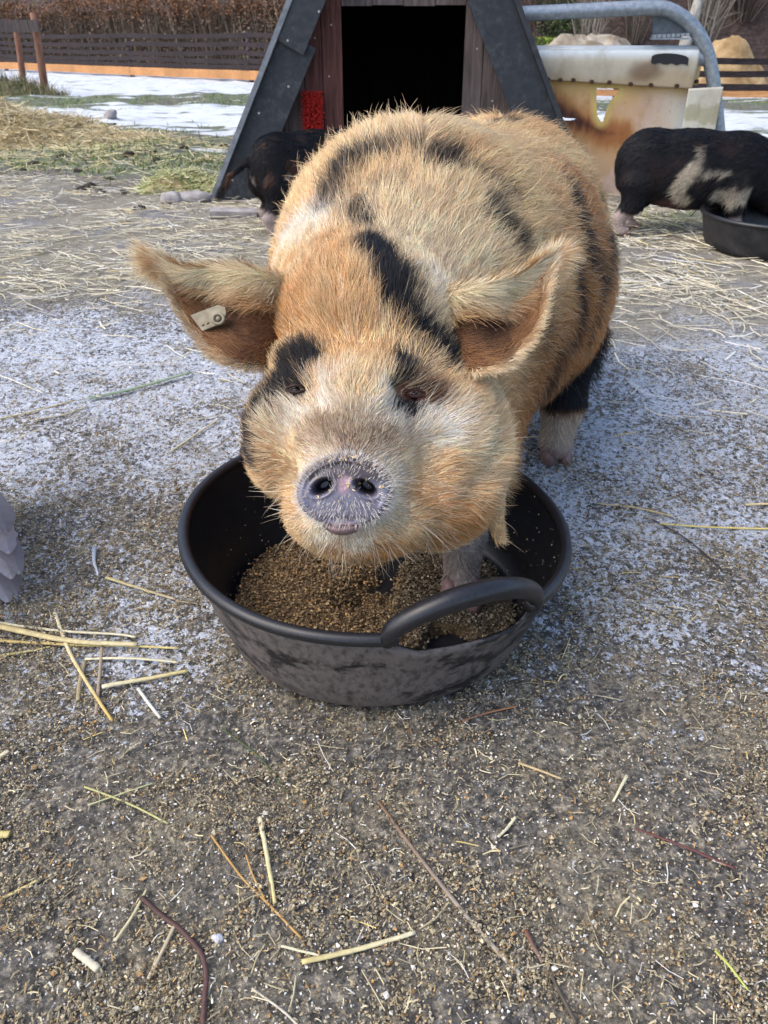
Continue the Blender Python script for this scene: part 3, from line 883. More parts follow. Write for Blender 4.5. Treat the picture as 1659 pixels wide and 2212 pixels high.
m_rub2 = simple('dull_rubber', [(0.35, (0.014, 0.014, 0.016)), (0.6, (0.035, 0.034, 0.035)), (0.8, (0.075, 0.072, 0.07))], 12, 0.6, 0.2)
def tub(c, rb, rt, zt, label, handle, tilt=0.0, wallmat=None):
    """handle: list of (a0, a1, rise) in degrees"""
    root = empty("feed_tub"); tag(root, label, "tub")
    n = 160; an = np.arange(n) * 2 * math.pi / n
    th = 0.006
    def rim_z(a): return zt - tilt * np.maximum(0, np.cos(a)) ** 2
    def inside(a, a0, a1):
        mid = math.radians((a0 + a1) / 2); w = math.radians((a1 - a0) / 2)
        x = (a - mid + math.pi) % (2 * math.pi) - math.pi
        return np.clip(1 - np.abs(x) / w, 0, 1)
    low = sum(np.sqrt(np.clip(inside(an, a0, a1) * 3.0, 0, 1)) * 0.028 for a0, a1, _ in handle)
    prof_t = np.array([0.0, 0.06, 0.14, 0.3, 0.5, 0.7, 0.85, 1.0])
    def ringv(t, off):
        r = rb + (rt - rb) * (t ** 0.85) + off - 0.018 * max(0, 0.10 - t) / 0.10
        wob = 1 + 0.006 * np.sin(3 * an + 1) + 0.004 * np.sin(5 * an)
        z = t * (rim_z(an) - low * (t > 0.55) * ((t - 0.55) / 0.45))
        return np.stack([c[0] + r * wob * np.cos(an), c[1] + r * wob * np.sin(an), c[2] + z], 1)
    rings = [ringv(t, 0) for t in prof_t] + [ringv(t, -th) for t in prof_t[::-1]]
    rings[-1][:, 2] += 0.008
    v = np.concatenate(rings); k = np.arange(n); m = len(rings)
    q = np.concatenate([np.stack([i * n + k, i * n + (k + 1) % n, (i + 1) * n + (k + 1) % n, (i + 1) * n + k], 1) for i in range(m - 1)])
    v = np.concatenate([v, [[c[0], c[1], c[2]]], [[c[0], c[1], c[2] + 0.008]]])
    t3 = np.concatenate([np.stack([np.full(n, m * n), (k + 1) % n, k], 1), np.stack([np.full(n, m * n + 1), (m - 1) * n + k, (m - 1) * n + (k + 1) % n], 1)])
    build("wall", v, [q, t3], wallmat or m_rub, root, None, True)
    flo = ringv(0.0, -0.012); flo[:, 2] = c[2] + 0.0105
    inn = [flo] + [ringv(t, -th - 0.0015) for t in prof_t[1:]]
    v = np.concatenate(inn + [np.array([[c[0], c[1], c[2] + 0.0105]])]); m = len(inn)
    q = np.concatenate([np.stack([i * n + (k + 1) % n, i * n + k, (i + 1) * n + k, (i + 1) * n + (k + 1) % n], 1) for i in range(m - 1)])
    build("inner_face", v, [q, np.stack([np.full(n, m * n), k, (k + 1) % n], 1)], m_rubc, root, None, True)
    # rolled rim between the handles, then the handles
    segs = []
    hs = sorted(handle)
    for i, (a0, a1, _) in enumerate(hs):
        nxt = hs[(i + 1) % len(hs)][0] + (360 if i == len(hs) - 1 else 0)
        segs.append((a1, nxt))
    mb = MB()
    def rp(a, dz=0.0, dr=0.0):
        w = 1 + 0.006 * np.sin(3 * a + 1) + 0.004 * np.sin(5 * a)
        return np.stack([c[0] + (rt + dr) * w * np.cos(a), c[1] + (rt + dr) * w * np.sin(a), c[2] + rim_z(a) + dz], -1)
    for a0, a1 in segs:
        a = np.radians(np.linspace(a0 - 2, a1 + 2, 90))
        mb.tube(rp(a), 0.0098, 12)
    mb.build("rim", m_rubc, root, True)
    for a0, a1, rise in hs:
        t = np.linspace(0, 1, 44); a = np.radians(a0 - 1 + (a1 - a0 + 2) * t)
        bow = np.sin(np.pi * t) ** 0.55
        pts = rp(a, rise * bow - 0.004, 0.012 * bow)
        mb = MB(); mb.tube(pts, 0.0115 + 0.0048 * np.sin(np.pi * t) ** 0.35, 16, flat=0.95)
        mb.build("handle", m_rubc, root, True)
    return root
TC = np.array([-0.014, 1.12, 0.004])
tub1 = tub(TC, 0.252, 0.313, 0.197, "round black rubber feed tub of grain under the ginger pig", [(-86, -43, 0.074), (95, 140, 0.05)], tilt=0.035)
tub2 = tub(np.array([1.755, 3.74, gz(np.array([1.755]), np.array([3.74]))[0]]), 0.275, 0.315, 0.150, "dirty black rubber feed tub at the right edge under the black and white pig", [(10, 55, 0.05), (190, 235, 0.05)][:1] + [(100, 140, 0.05)], wallmat=m_rub2)

# ---- the feed inside
m_feedbase = simple("damp_feed", [(0.3, (0.035, 0.022, 0.012)), (0.55, (0.12, 0.08, 0.04)), (0.75, (0.24, 0.16, 0.08))], 130, 0.9, 0.9, 0.006)
gx, gy = np.meshgrid(np.linspace(-0.25, 0.25, 90), np.linspace(-0.25, 0.25, 90), indexing='ij')
pp = np.stack([gx.ravel(), gy.ravel(), 0 * gx.ravel()], 1)
hh = 0.014 + 0.040 * np.exp(-(((pp[:, 0] + 0.13) / 0.13) ** 2 + ((pp[:, 1] + 0.02) / 0.20) ** 2)) + 0.020 * np.exp(-(((pp[:, 0] - 0.05) / 0.14) ** 2 + ((pp[:, 1] + 0.10) / 0.10) ** 2))
hh += (fbm(pp, 40, 4, 3) - 0.5) * 0.016
hh -= 0.045 * smooth(0.44, 0.54, fbm(pp, 9, 44, 2)) * smooth(-0.16, -0.02, pp[:, 0] - 0.6 * (pp[:, 1] + 0.10))
ok = np.hypot(pp[:, 0], pp[:, 1]) < 0.243
fv = pp.copy(); fv[:, 2] = hh; fv += TC
i_, j_ = np.meshgrid(np.arange(89), np.arange(89), indexing='ij'); g_ = (i_ * 90 + j_).ravel()
fq = np.stack([g_, g_ + 90, g_ + 91, g_ + 1], 1); fq = fq[ok[fq].all(1)]
m_chaff = tinted("chaff_flakes", 0.85, 0.2, 0.22, 350)

def crumbs(mb, pos, size, cols, squash=0.6):
    """little irregular lumps"""
    N = len(pos)
    base = np.array([[1.3, 0, 0], [-1.3, 0, 0], [0, 1.2, 0], [0, -1.2, 0], [0, 0, 1], [0, 0, -1]], float)
    v = base[None] + rng.normal(0, 0.30, (N, 6, 3))
    R = rng.normal(0, 1, (N, 3, 3)); v = np.einsum('nij,nkj->nki', np.linalg.qr(R)[0], v)
    v = v * size[:, None, None] * 0.55; v[:, :, 2] *= squash
    v = v + pos[:, None]
    t = (np.array([[0, 2, 4], [2, 1, 4], [1, 3, 4], [3, 0, 4], [2, 0, 5], [1, 2, 5], [3, 1, 5], [0, 3, 5]])[None] + 6 * np.arange(N)[:, None, None]).reshape(-1, 3)
    mb.add(v.reshape(-1, 3), t=t, c=np.repeat(cols, 6, 0))

def flakes(mb, pos, ln, wd, cols, tilt=0.25):
    """thin bent bits of husk and straw"""
    N = len(pos)
    a = rng.random(N) * math.pi * 2
    dx = np.stack([np.cos(a), np.sin(a), rng.normal(0, tilt, N)], 1)
    dy = np.stack([-np.sin(a), np.cos(a), rng.normal(0, tilt, N)], 1)
    bend = rng.uniform(0, 0.35, N)[:, None] * ln[:, None] * np.array([0, 0, 1.0])
    l = dx * ln[:, None] * 0.5; w = dy * wd[:, None] * 0.5
    v = np.stack([pos - l - w, pos - l + w, pos - w + bend, pos + w + bend, pos + l - w * 0.7, pos + l + w * 0.7], 1)
    b = 6 * np.arange(N)[:, None]
    q = np.concatenate([b + np.array([[0, 2, 3, 1]]), b + np.array([[2, 4, 5, 3]])])
    mb.add(v.reshape(-1, 3), q=q, c=np.repeat(cols, 6, 0))

def pick(N, cols, w, s=0.25):
    cols = np.array(cols); i = rng.choice(len(cols), N, p=np.array(w) / sum(w))
    return np.clip(cols[i] * np.exp(rng.normal(0, s, (N, 1))), 0, 0.9)
feed = build("feed", fv, fq, m_feedbase, None, None, True)
tag(feed, "brown crushed grain heaped inside the black tub below the snout", "feed", kind="stuff")
fm = MB(); N = 13000
ii = rng.choice(np.flatnonzero(ok & (hh > 0.0090)), N)
fp = fv[ii] + np.stack([rng.normal(0, 0.004, N), rng.normal(0, 0.004, N), rng.uniform(0, 0.005, N)], 1)
wet = smooth(-0.02, 0.08, fp[:, 0])[:, None]
fc = pick(N, [(0.24, 0.16, 0.085), (0.13, 0.088, 0.05), (0.36, 0.26, 0.14), (0.50, 0.28, 0.09)], [4, 4, 2, 0.4]) * (1 - wet) + wet * pick(N, [(0.20, 0.165, 0.11), (0.10, 0.08, 0.055), (0.36, 0.31, 0.22)], [4, 4, 1])
crumbs(fm, fp, rng.uniform(0.002, 0.0052, N), fc)
fm.build("grain", m_chaff, feed)["kind"] = "stuff"
# specks thrown up inside the tub
sm = MB(); N = 420
a = rng.random(N) * 2 * math.pi; t = rng.random(N) ** 1.6
r = 0.252 + 0.061 * t ** 0.85 - 0.010
sp = np.stack([TC[0] + r * np.cos(a), TC[1] + r * np.sin(a), TC[2] + 0.01 + t * 0.16], 1)
crumbs(sm, sp, rng.uniform(0.001, 0.0028, N), pick(N, [(0.30, 0.22, 0.12), (0.45, 0.36, 0.22)], [2, 1]), 1.0)
sm.build("feed_specks", m_chaff, feed)["kind"] = "stuff"

# ------------------------------------------------------------------ the ground
def axis(pieces):
    out = []
    for a, b, n in pieces: out += list(np.linspace(a, b, n, endpoint=False))
    return np.array(out + [pieces[-1][1]])
xs = axis([(-120, -20, 12), (-20, -4, 40), (-4, -1.3, 80), (-1.3, 1.3, 290), (1.3, 4, 80), (4, 20, 40), (20, 120, 12)])
ys = axis([(-30, -1, 14), (-1, 0.35, 16), (0.35, 2.4, 250), (2.4, 6, 150), (6, 20, 110), (20, 40, 30), (40, 150, 12)])
GX, GY = np.meshgrid(xs, ys, indexing='ij')
GZ = gz(GX, GY)
gp = np.stack([GX.ravel(), GY.ravel(), GZ.ravel()], 1)
p0 = gp * np.array([1, 1, 0])
def masks(p):
    """frost, straw, grass, snow over the yard"""
    x, y = p[:, 0], p[:, 1]
    n1 = fbm(p * np.array([1, 1, 0]), 2.3, 31, 3) - 0.5; n2 = fbm(p * np.array([1, 1, 0]), 6.5, 33, 3) - 0.5
    fr = smooth(0.95 - 0.25 * (x > 0.1), 1.45, y + 0.5 * n1) * smooth(3.4, 2.5, y + 0.8 * n1)
    fr = fr * np.where(x > 0.3, 0.80, 1.0)
    # the trodden brown strip left of the tub
    fr = fr * (1 - 0.85 * np.exp(-(((x + 0.62) / 0.38) ** 2 + ((y - 1.34) / 0.16) ** 2)))
    fr = np.maximum(fr, 0.75 * np.exp(-(((x + 0.42) / 0.20) ** 2 + ((y - 1.02) / 0.16) ** 2)))
    fr = np.maximum(fr, 0.55 * np.exp(-(((x + 0.55) / 0.25) ** 2 + ((y - 0.86) / 0.10) ** 2)))
    fr = np.clip(np.maximum(fr, 0.46 * smooth(0.75, 1.15, y) * smooth(4.2, 3.0, y)) + n2 * 0.9 * (fr + 0.25), 0, 1)
    st = smooth(2.6, 3.5, y + 0.9 * n1) * smooth(6.3, 4.9, y + 1.6 * n1 + 0.35 * (x < -0.5))
    st = np.maximum(st, smooth(2.0, 2.9, y + 0.8 * n1) * (x > 0.3) * smooth(6.5, 5.5, y) * 0.8)
    gr = smooth(4.8, 5.7, y + 1.0 * n1 + 0.25 * x * (x < 0)) * (1 - 0.55 * smooth(0.48, 0.62, fbm(p, 1.3, 61, 3)))
    gr = np.maximum(gr, np.exp(-(((x - 1.45) / 0.45) ** 2 + ((y - 4.35) / 0.25) ** 2)))
    sn = smooth(7.6, 9.2, y + 2.6 * n1 + 1.2 * n2 + 0.22 * (x + 1.5))
    xr = smooth(0.0, 1.5, x)
    sn = sn * (1 - xr) + xr * smooth(8.0, 8.8, y + 1.5 * n1) * (1 - 0.8 * np.exp(-((y - 12.5 + 2 * n2) / 0.9) ** 2))
    sn = sn * (1 - 0.75 * np.exp(-((y - 14.5 - 0.3 * x + 3 * n1) / 1.0) ** 2) * (x < 1))
    sn = np.maximum(sn, 0.9 * np.exp(-(((x + 1.45) / 0.35) ** 2 + ((y - 7.3) / 0.22) ** 2)))
    return np.stack([fr, st, gr, np.clip(sn, 0, 1)], 1)
MK = masks(gp)
k_, l_ = np.meshgrid(np.arange(len(xs) - 1), np.arange(len(ys) - 1), indexing='ij'); g0 = (k_ * len(ys) + l_).ravel()
gq = np.stack([g0, g0 + len(ys), g0 + len(ys) + 1, g0 + 1], 1)
m_gr, n_, b_ = mat("yard_ground")
A = attr(n_, 'tint'); sep = nd(n_, 'ShaderNodeSeparateColor'); lk(n_, A.outputs['Color'], sep.inputs[0])
fr_, st_, gr_, sn_ = sep.outputs[0], sep.outputs[1], sep.outputs[2], A.outputs['Alpha']
c0 = ramp(n_, noise(n_, 75, 8, 0.68), [(0.30, (0.030, 0.029, 0.029)), (0.50, (0.105, 0.099, 0.092)), (0.66, (0.32, 0.29, 0.24))])
patch = sstep(n_, 0.42, 0.66, noise(n_, 5.5, 5, 0.6))
c1 = ramp(n_, noise(n_, 160, 6, 0.7), [(0.32, (0.050, 0.043, 0.034)), (0.5, (0.20, 0.175, 0.125)), (0.68, (0.43, 0.375, 0.27))])
soil = mix(n_, math_(n_, 'MULTIPLY', patch, 0.75), c0, c1)
def cells(scale, dist):
    w_ = nd(n_, 'ShaderNodeVectorMath', operation='MULTIPLY_ADD')
    nz_ = nd(n_, 'ShaderNodeTexNoise', i_Scale=scale * 1.3, i_Detail=4.0); lk(n_, n_.nodes['TCO'].outputs['Object'], nz_.inputs['Vector'])
    lk(n_, nz_.outputs['Color'], w_.inputs[0]); w_.inputs[1].default_value = (dist, dist, dist); lk(n_, n_.nodes['TCO'].outputs['Object'], w_.inputs[2])
    v_ = nd(n_, 'ShaderNodeTexVoronoi', i_Scale=scale); lk(n_, w_.outputs[0], v_.inputs['Vector'])
    s_ = nd(n_, 'ShaderNodeSeparateColor'); lk(n_, v_.outputs['Color'], s_.inputs[0])
    return s_.outputs[0], s_.outputs[1], v_.outputs['Distance']
ca, cb, cd_ = cells(105.0, 0.012); cc_, cdd, ce = cells(240.0, 0.006)
# clods and crumbs: every lump its own tone
lump = math_(n_, 'ADD', math_(n_, 'MULTIPLY', ca, 0.55), math_(n_, 'MULTIPLY', cc_, 0.45))
soil = mix(n_, 1.0, soil, ramp(n_, lump, [(0.12, (0.45, 0.44, 0.43)), (0.5, (1.0, 0.99, 0.97)), (0.88, (1.75, 1.68, 1.52))]), 'MULTIPLY')
# small pale grains
vo = nd(n_, 'ShaderNodeTexVoronoi', i_Scale=230.0); tc = n_.nodes['TCO']; lk(n_, tc.outputs['Object'], vo.inputs['Vector'])
sp_ = nd(n_, 'ShaderNodeSeparateColor'); lk(n_, vo.outputs['Color'], sp_.inputs[0])
grain = math_(n_, 'MULTIPLY', sstep(n_, 0.36, 0.22, vo.outputs['Distance']), sstep(n_, 0.80, 0.86, sp_.outputs[0]))
soil = mix(n_, grain, soil, mix(n_, sp_.outputs[1], (0.40, 0.33, 0.22), (0.62, 0.58, 0.52)))
# frost
fn = math_(n_, 'ADD', math_(n_, 'MULTIPLY', noise(n_, 80, 8, 0.74), 0.95), math_(n_, 'MULTIPLY', noise(n_, 13, 5, 0.6), 0.25))
pr_ = math_(n_, 'SUBTRACT', math_(n_, 'MULTIPLY', math_(n_, 'ADD', fr_, math_(n_, 'MULTIPLY', math_(n_, 'SUBTRACT', fn, 0.6), 1.6)), 0.71), math_(n_, 'ADD', math_(n_, 'MULTIPLY', cb, 0.60), math_(n_, 'MULTIPLY', cdd, 0.40)))
fm_ = sstep(n_, -0.06, 0.10, pr_)
c2 = mix(n_, math_(n_, 'MULTIPLY', fm_, 0.92), soil, ramp(n_, noise(n_, 150, 5, 0.7), [(0.3, (0.30, 0.33, 0.38)), (0.5, (0.60, 0.64, 0.71)), (0.7, (0.84, 0.87, 0.93))]))
# trodden straw
sn1 = noise(n_, 14, 6, 0.7, mapped(n_, (1, 4, 1), (0, 0, 0.25))); sn2 = noise(n_, 22, 6, 0.7, mapped(n_, (1.2, 5, 1), (0, 0, -0.5)))
sf = math_(n_, 'MAXIMUM', sn1, sn2)
c3 = ramp(n_, sf, [(0.40, (0.10, 0.09, 0.075)), (0.55, (0.30, 0.27, 0.205)), (0.72, (0.50, 0.45, 0.34))])
c3 = mix(n_, sstep(n_, 0.5, 0.65, noise(n_, 3.0, 5)), c3, ramp(n_, sf, [(0.40, (0.12, 0.115, 0.11)), (0.6, (0.31, 0.295, 0.285)), (0.75, (0.48, 0.46, 0.42))]))
c4_ = mix(n_, sstep(n_, 0.35, 0.75, math_(n_, 'ADD', math_(n_, 'MULTIPLY', noise(n_, 9, 6, 0.65), 0.5), math_(n_, 'MULTIPLY', st_, 0.55))), c2, c3)
# grass and mud
c5 = ramp(n_, noise(n_, 16, 8, 0.7), [(0.34, (0.05, 0.045, 0.040)), (0.46, (0.13, 0.13, 0.10)), (0.58, (0.17, 0.22, 0.10)), (0.72, (0.36, 0.37, 0.24))])
c6 = mix(n_, sstep(n_, 0.35, 0.7, math_(n_, 'ADD', math_(n_, 'MULTIPLY', noise(n_, 4, 6, 0.65), 0.5), math_(n_, 'MULTIPLY', gr_, 0.5))), c4_, c5)
# old snow
sv_ = math_(n_, 'ADD', math_(n_, 'MULTIPLY', noise(n_, 3.2, 8, 0.65, mapped(n_, (0.6, 1.6, 1))), 0.75), math_(n_, 'MULTIPLY', sn_, 0.44))
sm_ = sstep(n_, 0.70, 0.78, sv_)
c7 = mix(n_, sm_, c6, ramp(n_, noise(n_, 7, 6, 0.6), [(0.3, (0.56, 0.60, 0.66)), (0.6, (0.74, 0.77, 0.80))]))
lk(n_, c7, b_.inputs['Base Color'])
lk(n_, ramp(n_, noise(n_, 30, 4), [(0.3, (0.55,) * 3), (0.7, (0.9,) * 3)]), b_.inputs['Roughness'])
b_.inputs['Specular IOR Level'].default_value = 0.35
hgt = math_(n_, 'ADD', math_(n_, 'ADD', noise(n_, 95, 8, 0.7), math_(n_, 'MULTIPLY', lump, 0.5)), math_(n_, 'MULTIPLY', fm_, 0.2))
bump(n_, b_, hgt, 0.8, 0.008)
ground = build("ground", gp, gq, m_gr, None, MK, True)
ground['kind'] = "structure"

# ---- loose litter on the near yard: husks, crumbs, chopped straw, frost
def scatter(N, x0, x1, y0, y1, power=1.0):
    """more of it close by, where it shows large"""
    y = y0 + (y1 - y0) * rng.random(N) ** power
    x = rng.uniform(-1, 1, N) * (0.30 + 0.56 * y)
    p = np.stack([x, y, gz(x, y)], 1)
    return p
intub = lambda p: np.hypot(p[:, 0] - TC[0], p[:, 1] - TC[1]) < 0.243
HUSK = [(0.30, 0.245, 0.155), (0.17, 0.14, 0.095), (0.40, 0.335, 0.21), (0.48, 0.42, 0.29), (0.34, 0.21, 0.09), (0.60, 0.57, 0.50)]
lit = MB()
p = scatter(190000, 0, 0, 0.36, 2.3, 1.25)
cl = fbm(p, 7, 71, 3) + 0.4 * (fbm(p, 28, 72, 2) - 0.5)
m4 = masks(p)
dead = np.exp(-(((p[:, 0] + 0.62) / 0.42) ** 2 + ((p[:, 1] - 1.34) / 0.22) ** 2))
keep = (rng.random(len(p)) < np.clip(smooth(0.41, 0.58, cl) * (1 - 0.5 * m4[:, 0]) + 0.10 + 0.5 * dead, 0, 1)) & ~intub(p)
p = p[keep]; N = len(p)
p[:, 2] += rng.uniform(0, 0.004, N) + 0.006 * smooth(0.5, 0.7, cl[keep])
crumbs(lit, p, rng.lognormal(math.log(0.0021), 0.40, N).clip(0.0009, 0.0055), pick(N, HUSK, [4, 4, 3, 1.2, 1.2, 0.5], 0.22), 0.7)
p = scatter(34000, 0, 0, 0.36, 2.6, 1.2); cl = fbm(p, 8, 77, 3)
p = p[(rng.random(len(p)) < smooth(0.32, 0.6, cl) + 0.15) & ~intub(p)]; N = len(p)
p[:, 2] += rng.uniform(0.001, 0.006, N)
flakes(lit, p, rng.lognormal(math.log(0.0045), 0.45, N).clip(0.002, 0.016), rng.uniform(0.0007, 0.0022, N), pick(N, HUSK, [3, 3, 4, 2, 1.2, 0.8], 0.3), 0.3)
tag(lit.build("chaff", m_chaff), "brown husks and crumbs of feed strewn over the dark yard round the tub", "chaff", kind="stuff")
gm = MB(); p = scatter(6500, 0, 0, 0.36, 2.0, 1.2); p = p[~intub(p)]; N = len(p); p[:, 2] += 0.003
crumbs(gm, p, rng.uniform(0.0014, 0.0030, N), pick(N, [(0.66, 0.62, 0.54), (0.72, 0.70, 0.66), (0.60, 0.42, 0.20), (0.62, 0.33, 0.12)], [5, 4, 1.4, 0.7], 0.15), 0.8)
tag(gm.build("spilt_grain", m_chaff), "tiny pale and orange grains of spilt feed on the dark yard", "grain", kind="stuff")
# frost crystals standing on the ground
fz, n_, b_ = mat("hoar_frost"); b_.inputs['Base Color'].default_value = (0.66, 0.71, 0.80, 1); b_.inputs['Roughness'].default_value = 0.5
p = scatter(60000, 0, 0, 0.85, 3.3, 1.0); m4 = masks(p); cl = fbm(p, 40, 81, 3)
p = p[(rng.random(len(p)) < smooth(0.3, 0.8, m4[:, 0]) * smooth(0.40, 0.60, cl)) & ~intub(p)]; N = len(p); p[:, 2] += 0.001
fb = MB(); crumbs(fb, p, rng.lognormal(math.log(0.0021), 0.35, N).clip(0.001, 0.005), np.ones((N, 3)) * 0.8, 0.5)
tag(fb.build("frost", fz), "bluish white hoar frost patches on the trodden yard", "frost", kind="stuff")
# straw trodden into the yard farther back
m_straw = tinted("straw", 0.6, 0.35, 0.2, 120)
STRAW = [(0.52, 0.44, 0.25), (0.42, 0.36, 0.22), (0.60, 0.53, 0.35), (0.33, 0.28, 0.19), (0.55, 0.42, 0.16), (0.62, 0.60, 0.54)]
def straws(mb, p, ln, wd, cols, tilt=0.08, ang=None):
    N = len(p); a = rng.random(N) * 2 * math.pi if ang is None else ang
    d = norm(np.stack([np.cos(a), np.sin(a), rng.normal(0, tilt, N)], 1))
    s = norm(np.cross(d, np.array([0, 0, 1.0]))); u = np.cross(s, d)
    l = d * ln[:, None] / 2; w = wd[:, None] / 2
    b = (rng.normal(0, 0.10, (N, 1)) * ln[:, None]) * s
    rings = []
    for t, off in ((-1, 0), (0, 1), (1, 0)):
        c = p + l * t + b * off
        rings += [c + s * w, c + u * w * 0.9, c - s * w]
    v = np.stack(rings, 1)
    k = 9 * np.arange(N)[:, None]
    q = np.concatenate([k + np.array([f]) for f in ([0, 3, 4, 1], [1, 4, 5, 2], [3, 6, 7, 4], [4, 7, 8, 5], [2, 5, 3, 0], [5, 8, 6, 3])])
    mb.add(v.reshape(-1, 3), q=q, c=np.repeat(cols, 9, 0))
p = scatter(25000, 0, 0, 1.7, 7.0, 0.95); m4 = masks(p); cl = fbm(p, 5, 91, 3)
p = p[rng.random(len(p)) < np.clip((m4[:, 1] * 1.0 + 0.06) * (0.25 + smooth(0.38, 0.6, cl)), 0, 1)]; N = len(p)
p[:, 2] += rng.uniform(0.002, 0.02, N)
sb = MB(); straws(sb, p, rng.lognormal(math.log(0.075), 0.6, N).clip(0.02, 0.32), rng.uniform(0.0022, 0.0055, N), pick(N, [(0.58, 0.52, 0.36), (0.50, 0.45, 0.33), (0.64, 0.59, 0.45), (0.40, 0.36, 0.28), (0.58, 0.46, 0.2), (0.66, 0.64, 0.58)], [4, 4, 2, 3, 0.6, 2], 0.15), 0.1)
p = scatter(1500, 0, 0, 0.36, 1.8, 1.2); p = p[~intub(p)]; N = len(p); p[:, 2] += 0.005
straws(sb, p, rng.lognormal(math.log(0.016), 0.55, N).clip(0.006, 0.07), rng.uniform(0.0008, 0.0018, N), pick(N, STRAW, [4, 4, 3, 3, 1, 1.5], 0.2), 0.12)
tag(sb.build("trodden_straw", m_straw), "pale broken straw trodden flat across the yard behind the tub", "straw", kind="stuff")
# grass at the edge of the yard
m_grass = tinted("grass", 0.6, 0.3, 0.2, 60)
N = 44000; x = np.concatenate([rng.uniform(-6, -0.4, N * 3 // 4), rng.uniform(0.9, 7, N // 4)]); y = rng.uniform(4.0, 14, N); p = np.stack([x, y, gz(x, y)], 1)
m4 = masks(p); p = p[rng.random(N) < m4[:, 2] * (1 - m4[:, 3]) * smooth(0.38, 0.56, fbm(p, 3, 95, 3))]; N = len(p)
a = rng.random(N) * 6.28; s = np.stack([np.cos(a), np.sin(a), 0 * a], 1) * 0.006; h = rng.uniform(0.015, 0.06, N)[:, None]; ln_ = rng.normal(0, 0.7, (N, 3)) * h
v = np.stack([p - s, p + s, p + ln_ * [1, 1, 0] + h * np.array([0, 0, 1.0])], 1).reshape(-1, 3)
gb = MB(); gb.add(v, t=np.arange(3 * N).reshape(-1, 3), c=np.repeat(pick(N, [(0.10, 0.16, 0.035), (0.20, 0.24, 0.08), (0.35, 0.33, 0.17)], [3, 3, 2]), 3, 0))
tag(gb.build("grass", m_grass), "short worn green grass at the edge of the yard beside the hut", "grass", kind="stuff")
# ------------------------------------------------------------------ pig hut
m_tar, n_, b_ = mat("tarred_board")
f1 = noise(n_, 26, 8, 0.7); f2 = noise(n_, 4, 4, 0.6)
lk(n_, mix(n_, math_(n_, 'MULTIPLY', sstep(n_, 0.45, 0.7, f1), sstep(n_, 0.35, 0.7, f2)), ramp(n_, f1, [(0.3, (0.014, 0.017, 0.023)), (0.7, (0.030, 0.036, 0.045))]), (0.065, 0.070, 0.074)), b_.inputs['Base Color'])
b_.inputs['Roughness'].default_value = 0.62
bump(n_, b_, noise(n_, 120, 6, 0.7), 0.5, 0.003)
def wood(name, cols, stretch=(9, 9, 0.7), rough=0.75):
    m, n, b = mat(name)
    f = noise(n, 6, 8, 0.65, mapped(n, stretch), 0.4); g = noise(n, 1.8, 4)
    c = ramp(n, f, [(0.30, cols[0]), (0.55, cols[1]), (0.75, cols[2])])
    c = mix(n, 1.0, c, ramp(n, g, [(0.3, (0.72, 0.72, 0.72)), (0.7, (1.15, 1.12, 1.1))]), 'MULTIPLY')
    lk(n, c, b.inputs['Base Color']); b.inputs['Roughness'].default_value = rough
    b.inputs['Specular IOR Level'].default_value = 0.25
    bump(n, b, f, 0.35, 0.003)
    return m
m_redwood = wood("red_brown_boards", [(0.045, 0.018, 0.015), (0.135, 0.055, 0.045), (0.21, 0.10, 0.08)])
m_greywood = wood("weathered_boards", [(0.05, 0.040, 0.038), (0.12, 0.095, 0.09), (0.20, 0.165, 0.155)])
m_dark = wood("dark_inner_boards", [(0.012, 0.010, 0.010), (0.028, 0.020, 0.018), (0.05, 0.035, 0.03)])  # near-black brown for the back wall and floor
m_nail = simple("galvanised_nails", [(0.3, (0.25, 0.24, 0.22)), (0.7, (0.5, 0.48, 0.45))], 300, 0.4, 0)
HX, HY, HB, HH, HD = 0.097, 4.97, 1.045, 1.98, 2.3       # centre line, front, half width, ridge, depth
hz0 = float(gz(np.array([HX]), np.array([HY]))[0]) - 0.02
hut = empty("pig_hut"); tag(hut, "black tarred A frame pig hut with an open dark doorway behind the ginger pig", "hut")
SL = HB / HH
xin = lambda z, off=0.0: (HH - z) * SL - off
# plank front with the doorway left open
DL, DR, DTOP = -0.225, 0.432, 0.945
def plank(mb, x0, x1, z0, z1, y0=HY, th=0.022):
    """upright board cut to the slope of the roof"""
    def top(x): return min(z1, HH - abs(x - HX) / SL - 0.03)
    if max(top(x0), top(x1)) <= z0 + 0.02: return
    za, zb = max(top(x0), z0 + 0.005), max(top(x1), z0 + 0.005)
    v = [(x0, y0, z0), (x1, y0, z0), (x1, y0, zb), (x0, y0, za), (x0, y0 + th, z0), (x1, y0 + th, z0), (x1, y0 + th, zb), (x0, y0 + th, za)]
    mb.add(v, [[0, 1, 2, 3], [5, 4, 7, 6], [4, 0, 3, 7], [1, 5, 6, 2], [3, 2, 6, 7], [4, 5, 1, 0]])
edges_l = [-0.83, -0.70, -0.565, -0.435, -0.335, DL]
for i in range(len(edges_l) - 1):
    mb = MB(); plank(mb, edges_l[i] + 0.002, edges_l[i + 1] - 0.002, hz0, 3, HY + 0.004 * (i % 2))
    mb.build("front_board", m_redwood if i not in (1, 2) else m_greywood, hut)
edges_r = [DR, 0.535, 0.67, 0.80, 0.93]
for i in range(len(edges_r) - 1):
    mb = MB(); plank(mb, edges_r[i] + 0.002, edges_r[i + 1] - 0.002, hz0, 3, HY + 0.004 * (i % 2))
    mb.build("front_board", m_greywood, hut)
for i, (a, b) in enumerate(((DL, -0.06), (-0.06, 0.10), (0.10, 0.27), (0.27, DR))):
    mb = MB(); plank(mb, a + 0.002, b - 0.002, DTOP + 0.004 * (i % 2), 3, HY + 0.003 * (i % 2)); mb.build("front_board", m_greywood, hut)
